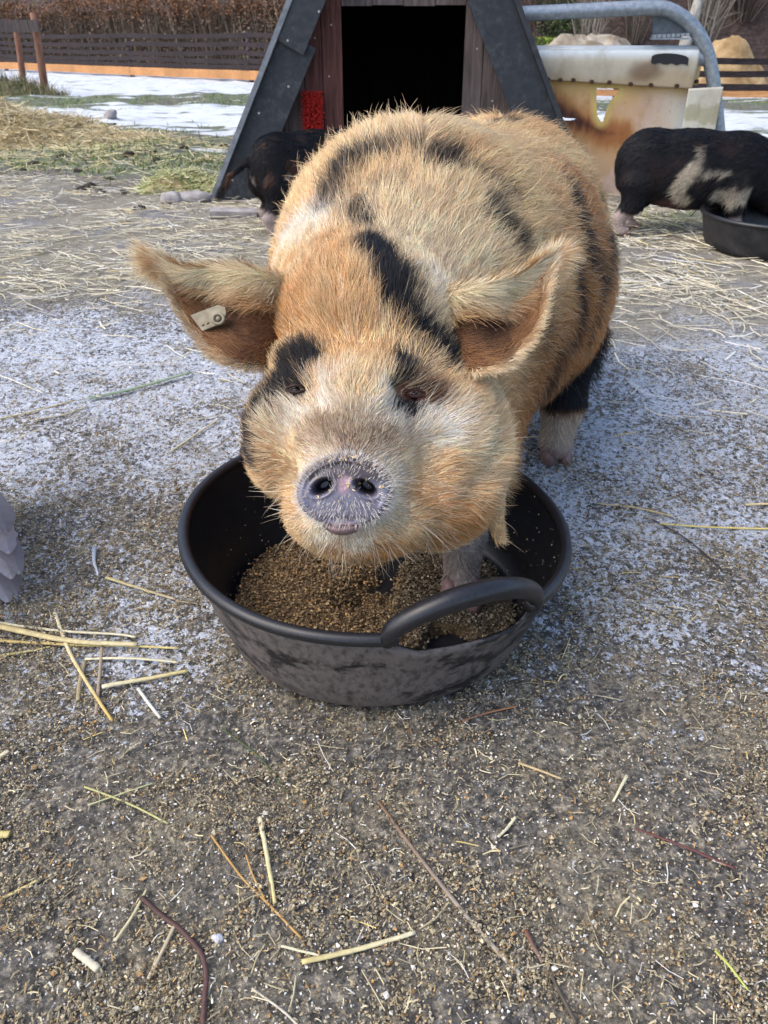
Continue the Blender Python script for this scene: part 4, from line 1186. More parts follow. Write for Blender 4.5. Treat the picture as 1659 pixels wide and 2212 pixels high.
# roof: two thick sloping sheets
for sg in (-1, 1):
    mb = MB()
    nx, nz = sg * math.cos(math.atan(SL)), math.sin(math.atan(SL))
    a = np.array([HX, 0, HH]); b = np.array([HX + sg * HB, 0, hz0])
    o = np.array([nx, 0, nz]) * 0.045
    v = []
    for y in (HY - 0.10, HY + HD):
        for q_ in (a, b, b + o, a + o): v.append(q_ + np.array([0, y, 0]))
    f = [[0, 1, 2, 3], [7, 6, 5, 4], [0, 4, 5, 1], [1, 5, 6, 2], [2, 6, 7, 3], [3, 7, 4, 0]]
    mb.add(v, f if sg < 0 else [x[::-1] for x in f]); mb.build("roof", m_tar, hut)
    # broad barge boards on the front edge
    mb = MB()
    t = np.array([b - a]); t = (t / np.linalg.norm(t))[0]; inn = -np.array([nx, 0, nz])
    L = np.linalg.norm(b - a)
    if sg < 0:
        pcs = ((0.0, 0.53 * L, 0.165, -0.125), (0.52 * L, L, 0.185, -0.108))
        pcs = ((0.0, 0.60 * L, 0.120, -0.135), (0.575 * L, L, 0.165, -0.108))
    else: pcs = ((0.0, L, 0.178, -0.112),)
    for s0, s1, wd, dy in pcs:
        mb = MB()
        p0_, p1_ = a + t * s0, a + t * s1
        v = []
        for y in (HY + dy, HY + dy + 0.026):
            for q_ in (p0_ + inn * wd, p1_ + inn * wd, p1_ - inn * 0.03, p0_ - inn * 0.03): v.append(q_ + np.array([0, y, 0]))
        mb.add(v, f if sg < 0 else [x[::-1] for x in f]); mb.build("barge_board", m_tar, hut)
    mb = MB()      # worn grey metal lip along the edge of the roof
    v = []
    for y in (HY - 0.142, HY - 0.095):
        for q_ in (a - inn * 0.031, b - inn * 0.031, b - inn * 0.058, a - inn * 0.058): v.append(q_ + np.array([0, y, 0]))
    mb.add(v, f if sg < 0 else [x[::-1] for x in f])
    mb.build("roof_edge", simple("worn_roof_edge", [(0.3, (0.10, 0.115, 0.13)), (0.7, (0.27, 0.29, 0.32))], 18, 0.55, 0.2) if sg < 0 else m_tar, hut)
    if sg < 0:
        nb = MB()
        for k in range(9):
            s_ = 0.25 * L + k * 0.085 * L; q_ = a + t * s_ + inn * (0.02 + 0.09 * (k % 2))
            nb.tube(np.array([q_ + [0, HY - 0.140, 0], q_ + [0, HY - 0.133, 0]]), 0.006, 8)
        nb.build("nail", m_nail, hut)["kind"] = "stuff"
# back wall and floor
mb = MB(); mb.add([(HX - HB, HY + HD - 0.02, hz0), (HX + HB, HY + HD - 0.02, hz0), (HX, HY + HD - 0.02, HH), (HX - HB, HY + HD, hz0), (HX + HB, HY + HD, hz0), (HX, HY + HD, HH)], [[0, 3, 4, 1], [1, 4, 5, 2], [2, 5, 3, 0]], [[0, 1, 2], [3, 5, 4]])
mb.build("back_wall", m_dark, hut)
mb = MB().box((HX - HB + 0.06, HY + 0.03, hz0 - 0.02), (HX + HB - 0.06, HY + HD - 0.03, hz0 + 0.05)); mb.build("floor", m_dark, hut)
nb = MB()
for x, z in ((-0.30, 0.62), (-0.30, 0.30), (-0.37, 0.80), (0.50, 0.75), (0.50, 0.35), (0.60, 0.5), (-0.28, 0.86)):
    nb.tube(np.array([(x, HY - 0.003, z), (x, HY + 0.001, z)]), 0.005, 8)
nb.build("nail", m_nail, hut)["kind"] = "stuff"
# red scratching brush on the boards
brush = empty("scratching_brush"); tag(brush, "red bristle scratching brush fixed upright on the hut front left of the doorway", "brush")
m_redb = tinted("red_bristles", 0.5, 0.3, 0.3, 500)
m_redp = simple("red_plastic", [(0.3, (0.20, 0.010, 0.010)), (0.7, (0.36, 0.03, 0.025))], 60, 0.45, 0.1)
bx0, bx1, bz0, bz1, by = -0.452, -0.338, 0.31, 0.552, HY - 0.002
mb = MB().box((bx0 + 0.004, by - 0.020, bz0), (bx1 - 0.004, by, bz1)); mb.build("brush_back", m_redp, brush)
tb = MB(); nrow, ncol = 13, 4
for r in range(nrow):
    for c in range(ncol):
        cx, cz = bx0 + 0.014 + c * 0.0285, bz0 + 0.012 + r * 0.018
        for h in range(16):
            o = np.array([cx, by - 0.020, cz]) + np.array([rng.normal(0, 0.003), 0, rng.normal(0, 0.003)])
            e = o + np.array([rng.normal(0, 0.012), -rng.uniform(0.035, 0.05), rng.normal(0, 0.010)])
            tb.tube(np.array([o, e]), np.array([0.0017, 0.0012]), 4, c=np.array((0.66, 0.045, 0.035)) * rng.uniform(0.45, 1.35))
tb.build("bristles", m_redb, brush)["kind"] = "stuff"

# ------------------------------------------------------------------ old plastic feeder on a galvanised frame
m_galv, n_, b_ = mat("galvanised_steel")
f1 = noise(n_, 38, 6, 0.65)
lk(n_, ramp(n_, f1, [(0.3, (0.20, 0.235, 0.27)), (0.6, (0.36, 0.40, 0.44)), (0.8, (0.52, 0.55, 0.58))]), b_.inputs['Base Color'])
b_.inputs['Metallic'].default_value = 0.55; b_.inputs['Roughness'].default_value = 0.48
bump(n_, b_, f1, 0.15, 0.002)
m_pl, n_, b_ = mat("stained_plastic")
a_ = attr(n_, 'tint').outputs['Color']
f1 = noise(n_, 5, 8, 0.68, mapped(n_, (1, 1, 0.6))); f2 = noise(n_, 30, 6, 0.65)
c = mix(n_, 1.0, a_, ramp(n_, f1, [(0.25, (0.62, 0.56, 0.50)), (0.5, (1, 1, 1)), (0.8, (1.12, 1.10, 1.08))]), 'MULTIPLY')
c = mix(n_, math_(n_, 'MULTIPLY', sstep(n_, 0.60, 0.72, f2), 0.35), c, (0.16, 0.11, 0.07))
lk(n_, c, b_.inputs['Base Color']); b_.inputs['Roughness'].default_value = 0.42; b_.inputs['Specular IOR Level'].default_value = 0.4
FY = 4.98
feeder = empty("plastic_feeder"); tag(feeder, "torn rust stained white plastic feeder on a bent galvanised pipe frame beside the hut", "feeder")
pp = spline([Y(1080, 32, FY), Y(1250, 24, FY), Y(1405, 17, FY), Y(1455, 26, FY), Y(1500, 62, FY), Y(1527, 112, FY), Y(1540, 170, FY), Y(1548, 240, FY), Y(1556, 330, FY), Y(1560, 395, FY)], 60)
pp[-1, 2] = max(pp[-1, 2], -0.02)
MB().tube(pp, 0.036, 14).build("pipe_frame", m_galv, feeder, True)
MB().tube(np.array([Y(1488, 126, FY + 0.02), Y(1535, 124, FY + 0.02)]), 0.042, 14).build("cross_pipe", m_galv, feeder, True)
mb = MB(); v = [Y(1409, 36, FY + 0.01), Y(1445, 36, FY + 0.01), Y(1492, 70, FY + 0.01), Y(1492, 76, FY + 0.01), Y(1411, 74, FY + 0.01)]
v2 = [q_ + np.array([0, 0.012, 0]) for q_ in v]
mb.add(v + v2, [[i, (i + 1) % 5, 5 + (i + 1) % 5, 5 + i] for i in range(5)], [[0, 2, 1], [0, 3, 2], [0, 4, 3], [5, 6, 7], [5, 7, 8], [5, 8, 9]])
mb.build("gusset", simple("dull_zinc", [(0.3, (0.07, 0.085, 0.10)), (0.7, (0.13, 0.15, 0.165))], 25, 0.55, 0.2), feeder)
mb = MB()
a, b = Y(1409, 78, FY - 0.02), Y(1490, 74, FY - 0.02)
for i in range(8):
    p0_ = a + (b - a) * i / 8; p1_ = a + (b - a) * (i + 0.8) / 8
    mb.box(np.minimum(p0_, p1_) + [0, -0.012, -0.008], np.maximum(p0_, p1_) + [0, 0.02, 0.006])
mb.box(a + [0, -0.01, -0.016], np.array([b[0], b[1] + 0.04, a[2] - 0.007])); mb.build("toothed_bracket", m_galv, feeder)
# upper flap folded over the rail, bolts, wide lower sheet with holes
WHT, CRM, RST, OCH, DRB, BLU = (0.60, 0.54, 0.44), (0.62, 0.54, 0.38), (0.34, 0.13, 0.045), (0.62, 0.40, 0.13), (0.07, 0.022, 0.012), (0.55, 0.62, 0.66)
PINK = (0.66, 0.50, 0.42)
def sheet(name, x0, x1, ztop, zbot, y, colour, holes=(), th=0.008, bulge=0.0, nx=120, nz=90, wav=0.0):
    gx, gz_ = np.meshgrid(np.linspace(0, 1, nx), np.linspace(0, 1, nz), indexing='ij')
    X = x0 + (x1 - x0) * gx; zt = ztop(X) if callable(ztop) else ztop; zb = zbot(X) if callable(zbot) else zbot
    Z = zt + (zb - zt) * gz_
    Yy = y - bulge * np.sin(np.pi * gz_ ** 0.5) + wav * np.sin(X * 9 + 2 * gz_) * gz_
    v = np.stack([X.ravel(), Yy.ravel(), Z.ravel()], 1)
    i, j = np.meshgrid(np.arange(nx - 1), np.arange(nz - 1), indexing='ij'); g = (i * nz + j).ravel()
    q = np.stack([g, g + 1, g + nz + 1, g + nz], 1)
    c = v[q].mean(1); ok = np.ones(len(q), bool)
    for poly in holes:
        P2 = np.array([(a_[0], a_[2]) for a_ in poly]); ins = np.zeros(len(q), bool)
        for k in range(len(P2)):
            (xa, za), (xb, zb_) = P2[k], P2[(k + 1) % len(P2)]
            cr = ((za > c[:, 2]) != (zb_ > c[:, 2])) & (c[:, 0] < (xb - xa) * (c[:, 2] - za) / (zb_ - za + 1e-12) + xa)
            ins ^= cr
        ok &= ~ins
    q = q[ok]
    o = build(name, v, q, m_pl, feeder, colour(v), True)
    s = o.modifiers.new("thickness", 'SOLIDIFY'); s.thickness = th; s.offset = 0
    return o
def blend(c, w, col): return c * (1 - w[:, None]) + np.array(col) * w[:, None]
def n2_(v, s, k): return fbm(v * np.array([1, 0, 1]), s, k, 4) - 0.5
XL, XR = Y(1125, 130, FY)[0] - 0.1, Y(1503, 130, FY)[0]
zf = Y(1300, 108, FY)[2]; zb_ = lambda X: Y(1300, 172, FY)[2] - 0.055 * (X - 0.9) 
def col_flap(v):
    c = np.tile(np.array(CRM) * np.array((0.92, 0.95, 1.05)), (len(v), 1)); t = (zf - v[:, 2]) / 0.16
    c = blend(c, smooth(0.35, 0.05, t) * 0.8, BLU); c = blend(c, smooth(0.5, 0.9, t + n2_(v, 5, 1)) * 0.6, (0.50, 0.36, 0.20))
    c = blend(c, smooth(0.25, 0.05, np.hypot((v[:, 0] - 1.42) / 0.5, (v[:, 2] - zf + 0.10) / 0.3) + 0.2 * n2_(v, 9, 6)) * 0.8, (0.20, 0.12, 0.07))
    return c
o = sheet("upper_flap", XL, XR, zf, zb_, FY - 0.02, col_flap, bulge=0.022, nx=90, nz=24)
mb = MB().tube(np.array([(XL, FY + 0.012, zf - 0.012), (XR, FY + 0.012, zf - 0.012)]), 0.034, 14)
mb.build("top_roll", m_pl, feeder, True).data.attributes.new('tint', 'FLOAT_COLOR', 'POINT').data.foreach_set('color', np.tile((0.50, 0.54, 0.56, 1), (14 * 2 + 2, 1)).astype(np.float32).ravel())
hole1 = [Y(*q_, FY) for q_ in ((1289, 191), (1338, 191), (1335, 204), (1322, 215), (1312, 236), (1304, 262), (1299, 264), (1291, 250), (1289, 215))]
hole2 = [Y(*q_, FY) for q_ in ((1196, 244), (1204, 250), (1222, 255), (1246, 256), (1240, 260), (1215, 260), (1200, 254))]
hole3 = [Y(*q_, FY) for q_ in ((1240, 181), (1290, 180), (1290, 192), (1262, 190), (1245, 186))]
def col_sheet(v):
    x, z = v[:, 0], v[:, 2]
    c = np.tile(np.array((0.58, 0.37, 0.21)), (len(v), 1))
    c = blend(c, smooth(1.35, 1.62, x + 0.3 * n2_(v, 4, 2)), WHT)
    c = blend(c, smooth(0.45, 0.6, fbm(v * np.array([1, 0, 1]), 4, 5, 4)) * 0.7, PINK)
    c = blend(c, smooth(1.62, 1.69, x + 0.08 * n2_(v, 4, 9)) * 0.8, BLU)
    u = np.array([1.0]); zt = Y(1300, 180, FY)[2]
    c = blend(c, smooth(0.13, 0.0, zt - z + 0.12 * n2_(v, 6, 3)) * 0.85, OCH)
    # rust run from the burnt edge
    line = [Y(1180, 225, FY), Y(1220, 246, FY), Y(1262, 266, FY), Y(1300, 286, FY), Y(1345, 290, FY)]
    d = capd(v * np.array([1, 0, 1]), [q_ * np.array([1, 0, 1]) for q_ in line]) + 0.04 * n2_(v, 14, 4) + 0.05 * n2_(v * [1, 1, 0.4], 40, 14)
    c = blend(c, smooth(0.16, 0.03, d) * 0.85, (0.52, 0.27, 0.08))
    c = blend(c, smooth(0.11, 0.02, d) * 0.95, RST)
    c = blend(c, smooth(0.065, 0.0, d + 0.05 * smooth(1.1, 1.35, x)), DRB)
    hd_ = capd(v * np.array([1, 0, 1]), [q_ * np.array([1, 0, 1]) for q_ in hole1 + hole1[:1]])
    c = blend(c, smooth(0.05, 0.008, hd_) * 0.8, (0.66, 0.50, 0.16))
    return c
sheet("stained_sheet", XL, Y(1495, 200, FY)[0], lambda X: zb_(X) + 0.03, -0.02, FY + 0.012, col_sheet, [hole1, hole2], nx=240, nz=170, wav=0.006)
def col_end(v):
    c = np.tile(np.array((0.60, 0.57, 0.47)), (len(v), 1))
    c = blend(c, smooth(0.05, 0.14, n2_(v, 9, 12)) * 0.7, (0.33, 0.30, 0.17)); return c
xe0, xe1 = Y(1480, 200, FY)[0], Y(1561, 200, FY)[0]
sheet("end_sheet", xe0, xe1 - 0.022, lambda X: Y(1500, 190, FY)[2] + 0.05 * (X - xe0), -0.02, FY - 0.050, col_end, nx=40, nz=50, wav=0.01)
sheet("end_tab", Y(1488, 150, FY)[0], Y(1513, 150, FY)[0], Y(1500, 139, FY)[2], Y(1500, 184, FY)[2], FY + 0.004, lambda v: np.tile(np.array((0.60, 0.42, 0.20)), (len(v), 1)), nx=12, nz=12)
bm_ = MB()
for u, v_ in ((1157, 170), (1184, 171), (1211, 173), (1239, 173), (1279, 177), (1317, 178), (1363, 182), (1407, 184), (1463, 186)):
    q_ = Y(u, v_, FY - 0.045); bm_.tube(np.array([q_ + [0, -0.006, 0], q_ + [0, 0.02, 0]]), 0.0105, 8)
for u, v_ in ((1505, 176),):
    q_ = Y(u, v_, FY - 0.01); bm_.tube(np.array([q_ + [0, -0.008, 0], q_ + [0, 0.02, 0]]), 0.0105, 8)
bm_.build("bolts", simple("rusty_bolts", [(0.3, (0.02, 0.012, 0.01)), (0.7, (0.09, 0.04, 0.025))], 200, 0.7, 0.3), feeder)["kind"] = "stuff"
mb = MB(); t = np.linspace(0, 1, 16); a, b = Y(1408, 122, FY - 0.05), Y(1488, 126, FY - 0.05)
top_ = a + (b - a) * t[:, None] + np.outer(np.sin(np.pi * t) ** 0.5 * 0.018, [0, 0, 1]); bot_ = a + (b - a) * t[:, None] + np.outer(-0.028 - 0.006 * (np.sin(t * 20) > 0), [0, 0, 1])
v = np.concatenate([top_, bot_, top_ + [0, 0.035, 0.004], bot_ + [0, 0.03, 0]]); k = np.arange(15)
mb.add(v, np.concatenate([np.stack([k, 16 + k, 17 + k, k + 1], 1), np.stack([32 + k, 33 + k, 49 + k, 48 + k], 1), np.stack([k, k + 1, 33 + k, 32 + k], 1), np.stack([16 + k, 48 + k, 49 + k, 17 + k], 1)]))
mb.build("rubber_clip", m_rubc, feeder)

# ------------------------------------------------------------------ the two black pigs
def small_pig(label, pos, ang, scale, patches, cols, nh, head_drop=-0.05, tail=True):
    """built nose along +x, then turned; patches in its own frame"""
    root = empty("black_pig"); tag(root, label, "pig")
    c, s = math.cos(ang), math.sin(ang)
    pr = [(ell((0.0, 0, 0.295), (0.27, 0.165, 0.180)), 0.06), (ell((-0.20, 0, 0.315), (0.155, 0.145, 0.158)), 0.08), (ell((0.21, 0, 0.31), (0.16, 0.14, 0.155)), 0.08),
          (rcone((0.26, 0, 0.30), (0.40, 0, 0.24 + head_drop), 0.125, 0.10), 0.06), (ell((0.44, 0, 0.20 + head_drop), (0.10, 0.085, 0.09)), 0.05),
          (rcone((0.47, 0, 0.18 + head_drop), (0.56, 0, 0.12 + head_drop), 0.065, 0.04), 0.04)]
    LG = []
    for x, sx_ in ((-0.25, 1), (0.20, 0)):
        for sy_ in (-1, 1):
            st_ = 0.03 * sy_ * (1 if sx_ else -1)
            k = [(x, 0.075 * sy_, 0.24), (x + (0.02 if sx_ else -0.015) + st_, 0.085 * sy_, 0.15), (x - (0.035 if sx_ else 0.0) + st_, 0.085 * sy_, 0.085), (x + (-0.02 if sx_ else 0.01) + st_, 0.085 * sy_, 0.025)]
            LG.append(k)
            for (a, ra), (b, rb) in zip(zip(k[:-1], (0.085, 0.05, 0.028)), zip(k[1:], (0.05, 0.028, 0.024))): pr.append((rcone(a, b, ra, rb), 0.03))
            pr.append((ell(np.array(k[3]) + (0.012, 0, -0.004), (0.034, 0.026, 0.022)), 0.015))
    if tail:
        pr.append((rcone((-0.345, 0.02, 0.36), (-0.43, 0.09, 0.28), 0.020, 0.011), 0.03)); pr.append((rcone((-0.43, 0.09, 0.28), (-0.475, 0.125, 0.20), 0.011, 0.012), 0.01))
    # floppy ears
    for sy_ in (-1, 1):
        pr.append((ell((0.46, 0.085 * sy_, 0.235 + head_drop), (0.055, 0.03, 0.035)), 0.02))
    f = sdf_of(pr)
    v, q = mesh_sdf(f, 0.010); n = vnormals(v, q)
    R = np.array([[c, -s, 0], [s, c, 0], [0, 0, 1.0]])
    base = np.array([pos[0], pos[1], float(gz(np.array([pos[0]]), np.array([pos[1]]))[0])])
    w = lambda p: (p * scale) @ R.T + base
    def colour(p):
        qn = p + (np.stack([fbm(p, 22, s_, 2) for s_ in (4, 5, 6)], 1) - 0.5) * 0.06
        cc = np.tile(np.array((0.010, 0.010, 0.013)), (len(p), 1))
        br = smooth(0.55, 0.75, fbm(p * np.array([1, 1, 0.4]), 26, 8, 2))[:, None] * cols
        cc = cc * (1 - br) + np.array((0.10, 0.045, 0.025)) * br
        for pts, r, so_, col in patches:
            ww = smooth(r + so_, max(r - so_ * 0.5, 0), capd(qn, pts))[:, None]; cc = cc * (1 - ww) + np.array(col) * ww
        ww = smooth(0.12, 0.10, qn[:, 2])[:, None] * (p[:, 2:] < 0.14) * (np.abs(p[:, :1]) < 0.36); cc = cc * (1 - ww) + np.array((0.55, 0.44, 0.40)) * ww
        return cc
    build("body", w(v), q, m_skin, root, colour(v) * 0.7, True)
    hp, hn = sample(v, q, n, nh, lambda c_: np.where(c_[:, 2] < 0.03, 0, 1.0))
    fl = np.array([-0.9, 0, 0]) + np.array([0, 0, -1.0]) * np.clip(1.3 - (hp[:, 2:] - 0.20) / 0.2, 0.1, 1.6)
    ln = rng.uniform(0.02, 0.040, nh) * np.where(hp[:, 2] < 0.13, 0.4, 1.0)
    ln = np.where((hp[:, 0] < -0.41) & (hp[:, 2] < 0.28), 0.06, ln)
    cc = colour(hp)
    hair("fur", w(hp), fl @ R.T, hn @ R.T, ln * scale, np.full(nh, 0.22), np.full(nh, 0.0010), np.clip(cc * np.exp(rng.normal(0, 0.25, (nh, 1))), 0.003, 0.9), m_hair, root, K=4)
    for k in LG:
        hb = MB()
        for sg in (-1, 1):
            a, qd = ball(np.zeros(3), 1.0, 10, 7); hb.add(w(a * np.array([0.026, 0.0125, 0.017]) + np.array(k[3]) + np.array([0.026, sg * 0.0125, -0.009])), qd)
        hb.build("hoof", m_hoof, root, True)
    return root
TAN = (0.50, 0.43, 0.33)
small_pig("black pig with pale flank patches eating from the tub at the right edge", (1.435, 4.02), math.radians(-8), 0.97,
          [([(0.02, -0.13, 0.40), (0.00, -0.17, 0.33)], 0.014, 0.016, (0.28, 0.24, 0.19)), ([(-0.01, -0.17, 0.335), (-0.04, -0.17, 0.28), (-0.07, -0.15, 0.225), (-0.03, -0.11, 0.185)], 0.034, 0.014, TAN),
           ([(0.01, -0.18, 0.29), (0.09, -0.17, 0.298), (0.13, -0.165, 0.295)], 0.020, 0.012, (0.42, 0.36, 0.28)),
           ([(0.13, -0.12, 0.20), (0.19, -0.135, 0.205), (0.23, -0.14, 0.215)], 0.038, 0.016, TAN), ([(0.0, -0.06, 0.15), (-0.12, -0.08, 0.17)], 0.03, 0.02, (0.10, 0.05, 0.045))], 0.15, 26000, head_drop=-0.02, tail=False)
small_pig("black pig seen from behind with its tail hanging in front of the hut", (-0.35, 4.20), math.radians(33), 0.92,
          [([(-0.22, -0.13, 0.32), (-0.215, -0.145, 0.29)], 0.008, 0.010, (0.34, 0.30, 0.24)), ([(-0.34, 0.0, 0.30), (-0.36, -0.02, 0.22)], 0.012, 0.012, (0.30, 0.24, 0.2))], 0.75, 24000)
# ------------------------------------------------------------------ far side of the paddock
def zg(x, y): return float(gz(np.array([x]), np.array([y]))[0])
m_oldrail = wood("dark_fence_rails", [(0.012, 0.009, 0.010), (0.034, 0.025, 0.027), (0.075, 0.058, 0.060)], (1.2, 9, 9))
m_newboard = wood("fresh_sawn_board", [(0.34, 0.15, 0.06), (0.56, 0.29, 0.12), (0.66, 0.40, 0.20)], (0.7, 9, 9))
m_stake = wood("round_wooden_stake", [(0.12, 0.055, 0.04), (0.26, 0.13, 0.085), (0.40, 0.23, 0.14)], (9, 9, 0.8))
def rail(mb, a, b, h, th, sag=0.02, n=8):
    a = np.asarray(a, float); b = np.asarray(b, float); d = norm((b - a) * [1, 1, 0]); s = np.array([-d[1], d[0], 0])
    t = np.linspace(0, 1, n)[:, None]; c = a + (b - a) * t + np.array([0, 0, -sag]) * np.sin(np.pi * t) + rng.normal(0, 0.003, (n, 3))
    v = np.stack([c - s * th / 2 + [0, 0, -h / 2], c + s * th / 2 + [0, 0, -h / 2], c + s * th / 2 + [0, 0, h / 2], c - s * th / 2 + [0, 0, h / 2]], 1).reshape(-1, 3)
    q = [[4 * i + k, 4 * i + (k + 1) % 4, 4 * i + 4 + (k + 1) % 4, 4 * i + 4 + k] for i in range(n - 1) for k in range(4)] + [[3, 2, 1, 0], [4 * n - 4, 4 * n - 3, 4 * n - 2, 4 * n - 1]]
    mb.add(v, q)
def at_line(u, A, Bp):
    """where the column u of the photograph crosses the ground line A-B"""
    # solve A + s(B-A) on the upright plane through the lens
    k = (u - 829.5) / FPX
    s = 0.5
    for _ in range(40):
        p = A + (Bp - A) * s; f = p[1] * CT - (zg(p[0], p[1]) - H) * ST
        e = p[0] - k * f; de = (Bp[0] - A[0]) - k * CT * (Bp[1] - A[1]); s -= e / de
    return A + (Bp - A) * s
FA, FB = np.array([-11.3, 26.3]), np.array([-1.6, 18.0])
dirF = (FB - FA) / np.linalg.norm(FB - FA)
def far_fence(label, posts, rails, low, F0, hgt):
    root = empty("paddock_fence"); tag(root, label, "fence")
    pts = [np.array([p_[0], p_[1], zg(*p_)]) for p_ in posts]
    for p_ in pts:
        mb = MB(); mb.tube(np.array([p_ + [0, 0, -0.2], p_ + [0.0, 0, hgt * rng.uniform(1.0, 1.08)]]), 0.055, 8); mb.build("post", m_greywood, root)
    for a, b in zip(pts[:-1], pts[1:]):
        for i, zr in enumerate(rails):
            mb = MB(); o = np.array([-0.0, -0.075 - 0.004 * (i % 2), 0]); rail(mb, a + [0, 0, zr * hgt + rng.normal(0, 0.015)] + o, b + [0, 0, zr * hgt + rng.normal(0, 0.015)] + o, 0.085, 0.03); mb.build("rail", m_oldrail, root)
        mb = MB(); o = np.array([0, -0.08, 0]); rail(mb, a + [0, 0, low[0] + 0.075] + o, b + [0, 0, low[0] + 0.075] + o, low[1], 0.04, 0.0); mb.build("bottom_board", m_newboard, root)
        mb = MB(); rail(mb, a + [0, 0, low[0] + low[1] / 2 + 0.135] + o, b + [0, 0, low[0] + low[1] / 2 + 0.135] + o, 0.075, 0.03, 0.01); mb.build("rail", m_oldrail, root)
us = (-190, 15, 286, 543, 830)
far_fence("dark rail fence with a fresh orange bottom board in front of the brown hedge", [at_line(u, FA, FB) for u in us], (0.98, 0.80, 0.62, 0.46), (0.06, 0.17), None, 0.86)
RA, RB = np.array([2.2, 14.2]), np.array([10.5, 13.6])
far_fence("dark rail fence with an orange bottom board at the right before the sand heap", [at_line(u, RA, RB) for u in (1080, 1330, 1760)], (0.97, 0.62, 0.34), (0.0, 0.09), None, 0.56)
# corner pen with two stakes
cp = empty("stake_fence"); tag(cp, "two reddish round stakes with one grey rail on a grassy hump at the left edge", "fence")
for (u0, v0, u1, v1, r) in ((97, 200, 72, 28, 0.062), (52, 196, 33, 50, 0.052)):
    b_p = G(u0, v0, -0.17); t_p = Y(u1, v1, b_p[1] + 0.1); mb = MB(); mb.tube(spline([b_p + [0, 0, -0.1], (b_p + t_p) / 2 + [0.01, 0, 0], t_p], 8), np.linspace(r * 1.05, r * 0.9, 8), 10); mb.build("stake", m_stake, cp, True)
yb = G(75, 200, -0.17)[1]
mb = MB(); rail(mb, Y(-60, 48, yb - 0.1), Y(84, 56, yb - 0.1), 0.17, 0.04); mb.build("rail", m_greywood, cp)
m_hump = simple("earth_hump", [(0.3, (0.035, 0.03, 0.018)), (0.5, (0.10, 0.10, 0.05)), (0.7, (0.20, 0.17, 0.09))], 9, 0.95, 0.8, 0.03)
def heap(name, c, rx, ry, h, m, label, cat, nseed, rough=0.25, n=60, freq=2.0):
    gx, gy = np.meshgrid(np.linspace(-1, 1, n), np.linspace(-1, 1, n), indexing='ij')
    p = np.stack([c[0] + gx.ravel() * rx, c[1] + gy.ravel() * ry, 0 * gx.ravel()], 1)
    r = np.hypot(gx, gy).ravel() * (1 + 0.35 * (fbm(p, freq / max(rx, 0.3), nseed, 2) - 0.5))
    z = h * smooth(1.0, 0.15, r) * (1 + rough * 2 * (fbm(p, freq * 1.2 / max(rx, .3), nseed + 3, 4) - 0.5)) - 0.05 * (r > 0.97)
    v = p.copy(); v[:, 2] = gz(p[:, 0], p[:, 1]) + z - 0.02
    i, j = np.meshgrid(np.arange(n - 1), np.arange(n - 1), indexing='ij'); g = (i * n + j).ravel(); q = np.stack([g, g + n, g + n + 1, g + 1], 1)
    q = q[(r[q] < 1.02).all(1)]
    o = build(name, v, q, m, None, None, True); tag(o, label, cat)
    return o, v, r
hump, hv, hr = heap("earth_hump", G(30, 204, -0.17)[:2] + np.array([-0.35, 0.1]), 1.35, 0.5, 0.22, m_hump, "low grassy earth hump under the two stakes at the left edge", "earth hump", 3, 0.4)
def tufts(parent, v, r, N, h0, h1, cols, m, name, lim=0.95):
    ok = np.flatnonzero(r < lim); i = rng.choice(ok, N); p = v[i] + rng.normal(0, 0.02, (N, 3)) * [1, 1, 0]
    a = rng.random(N) * 6.28; s = np.stack([np.cos(a), np.sin(a), 0 * a], 1) * 0.007; h = rng.uniform(h0, h1, N)[:, None]; l = rng.normal(0, 0.6, (N, 3)) * h
    mb = MB(); mb.add(np.stack([p - s, p + s, p + l * [1, 1, 0] + h * np.array([0, 0, 1.0])], 1).reshape(-1, 3), t=np.arange(3 * N).reshape(-1, 3), c=np.repeat(pick(N, *cols), 3, 0))
    o = mb.build(name, m, parent); o['kind'] = "stuff"; return o
tufts(hump, hv, hr, 1500, 0.05, 0.2, ([(0.20, 0.18, 0.09), (0.10, 0.12, 0.04), (0.28, 0.22, 0.13)], [3, 2, 2]), m_grass, "dry_grass")
# straw heap
m_sheap = simple("heaped_straw", [(0.3, (0.24, 0.17, 0.07)), (0.5, (0.42, 0.32, 0.16)), (0.7, (0.60, 0.50, 0.30))], 22, 0.8, 0.8, 0.02)
sc = G(95, 300, 0.0)[:2]
sh, v_, r_ = heap("straw_heap", sc + np.array([-0.75, 0.45]), 1.65, 0.75, 0.30, m_sheap, "heap of golden straw on the snowy grass at the left edge", "straw heap", 9, 0.35, freq=3)
ok = np.flatnonzero(r_ < 1.0); i = rng.choice(ok, 7000); p = v_[i] + rng.normal(0, 0.015, (7000, 3)); p[:, 2] += 0.015
sb = MB(); straws(sb, p, rng.uniform(0.06, 0.26, 7000), rng.uniform(0.004, 0.008, 7000), pick(7000, [(0.54, 0.45, 0.25), (0.44, 0.35, 0.18), (0.62, 0.54, 0.35), (0.36, 0.25, 0.11)], [4, 3, 3, 1.5], 0.2), 0.35)
sb.build("loose_straw", m_straw, sh)["kind"] = "stuff"
p = scatter(9000, 0, 0, 5.0, 9.0, 1.0); p = p[rng.random(9000) < np.exp(-(((p[:, 0] - sc[0] - 0.6) / 1.1) ** 2 + ((p[:, 1] - sc[1] + 0.5) / 0.8) ** 2))]; N = len(p); p[:, 2] += 0.012
sb = MB(); straws(sb, p, rng.uniform(0.06, 0.24, N), rng.uniform(0.004, 0.007, N), pick(N, [(0.55, 0.45, 0.22), (0.62, 0.55, 0.34), (0.42, 0.34, 0.18)], [4, 3, 2], 0.2), 0.15)
tag(sb.build("spread_straw", m_straw), "yellow straw spread thin round the foot of the straw heap", "straw", kind="stuff")
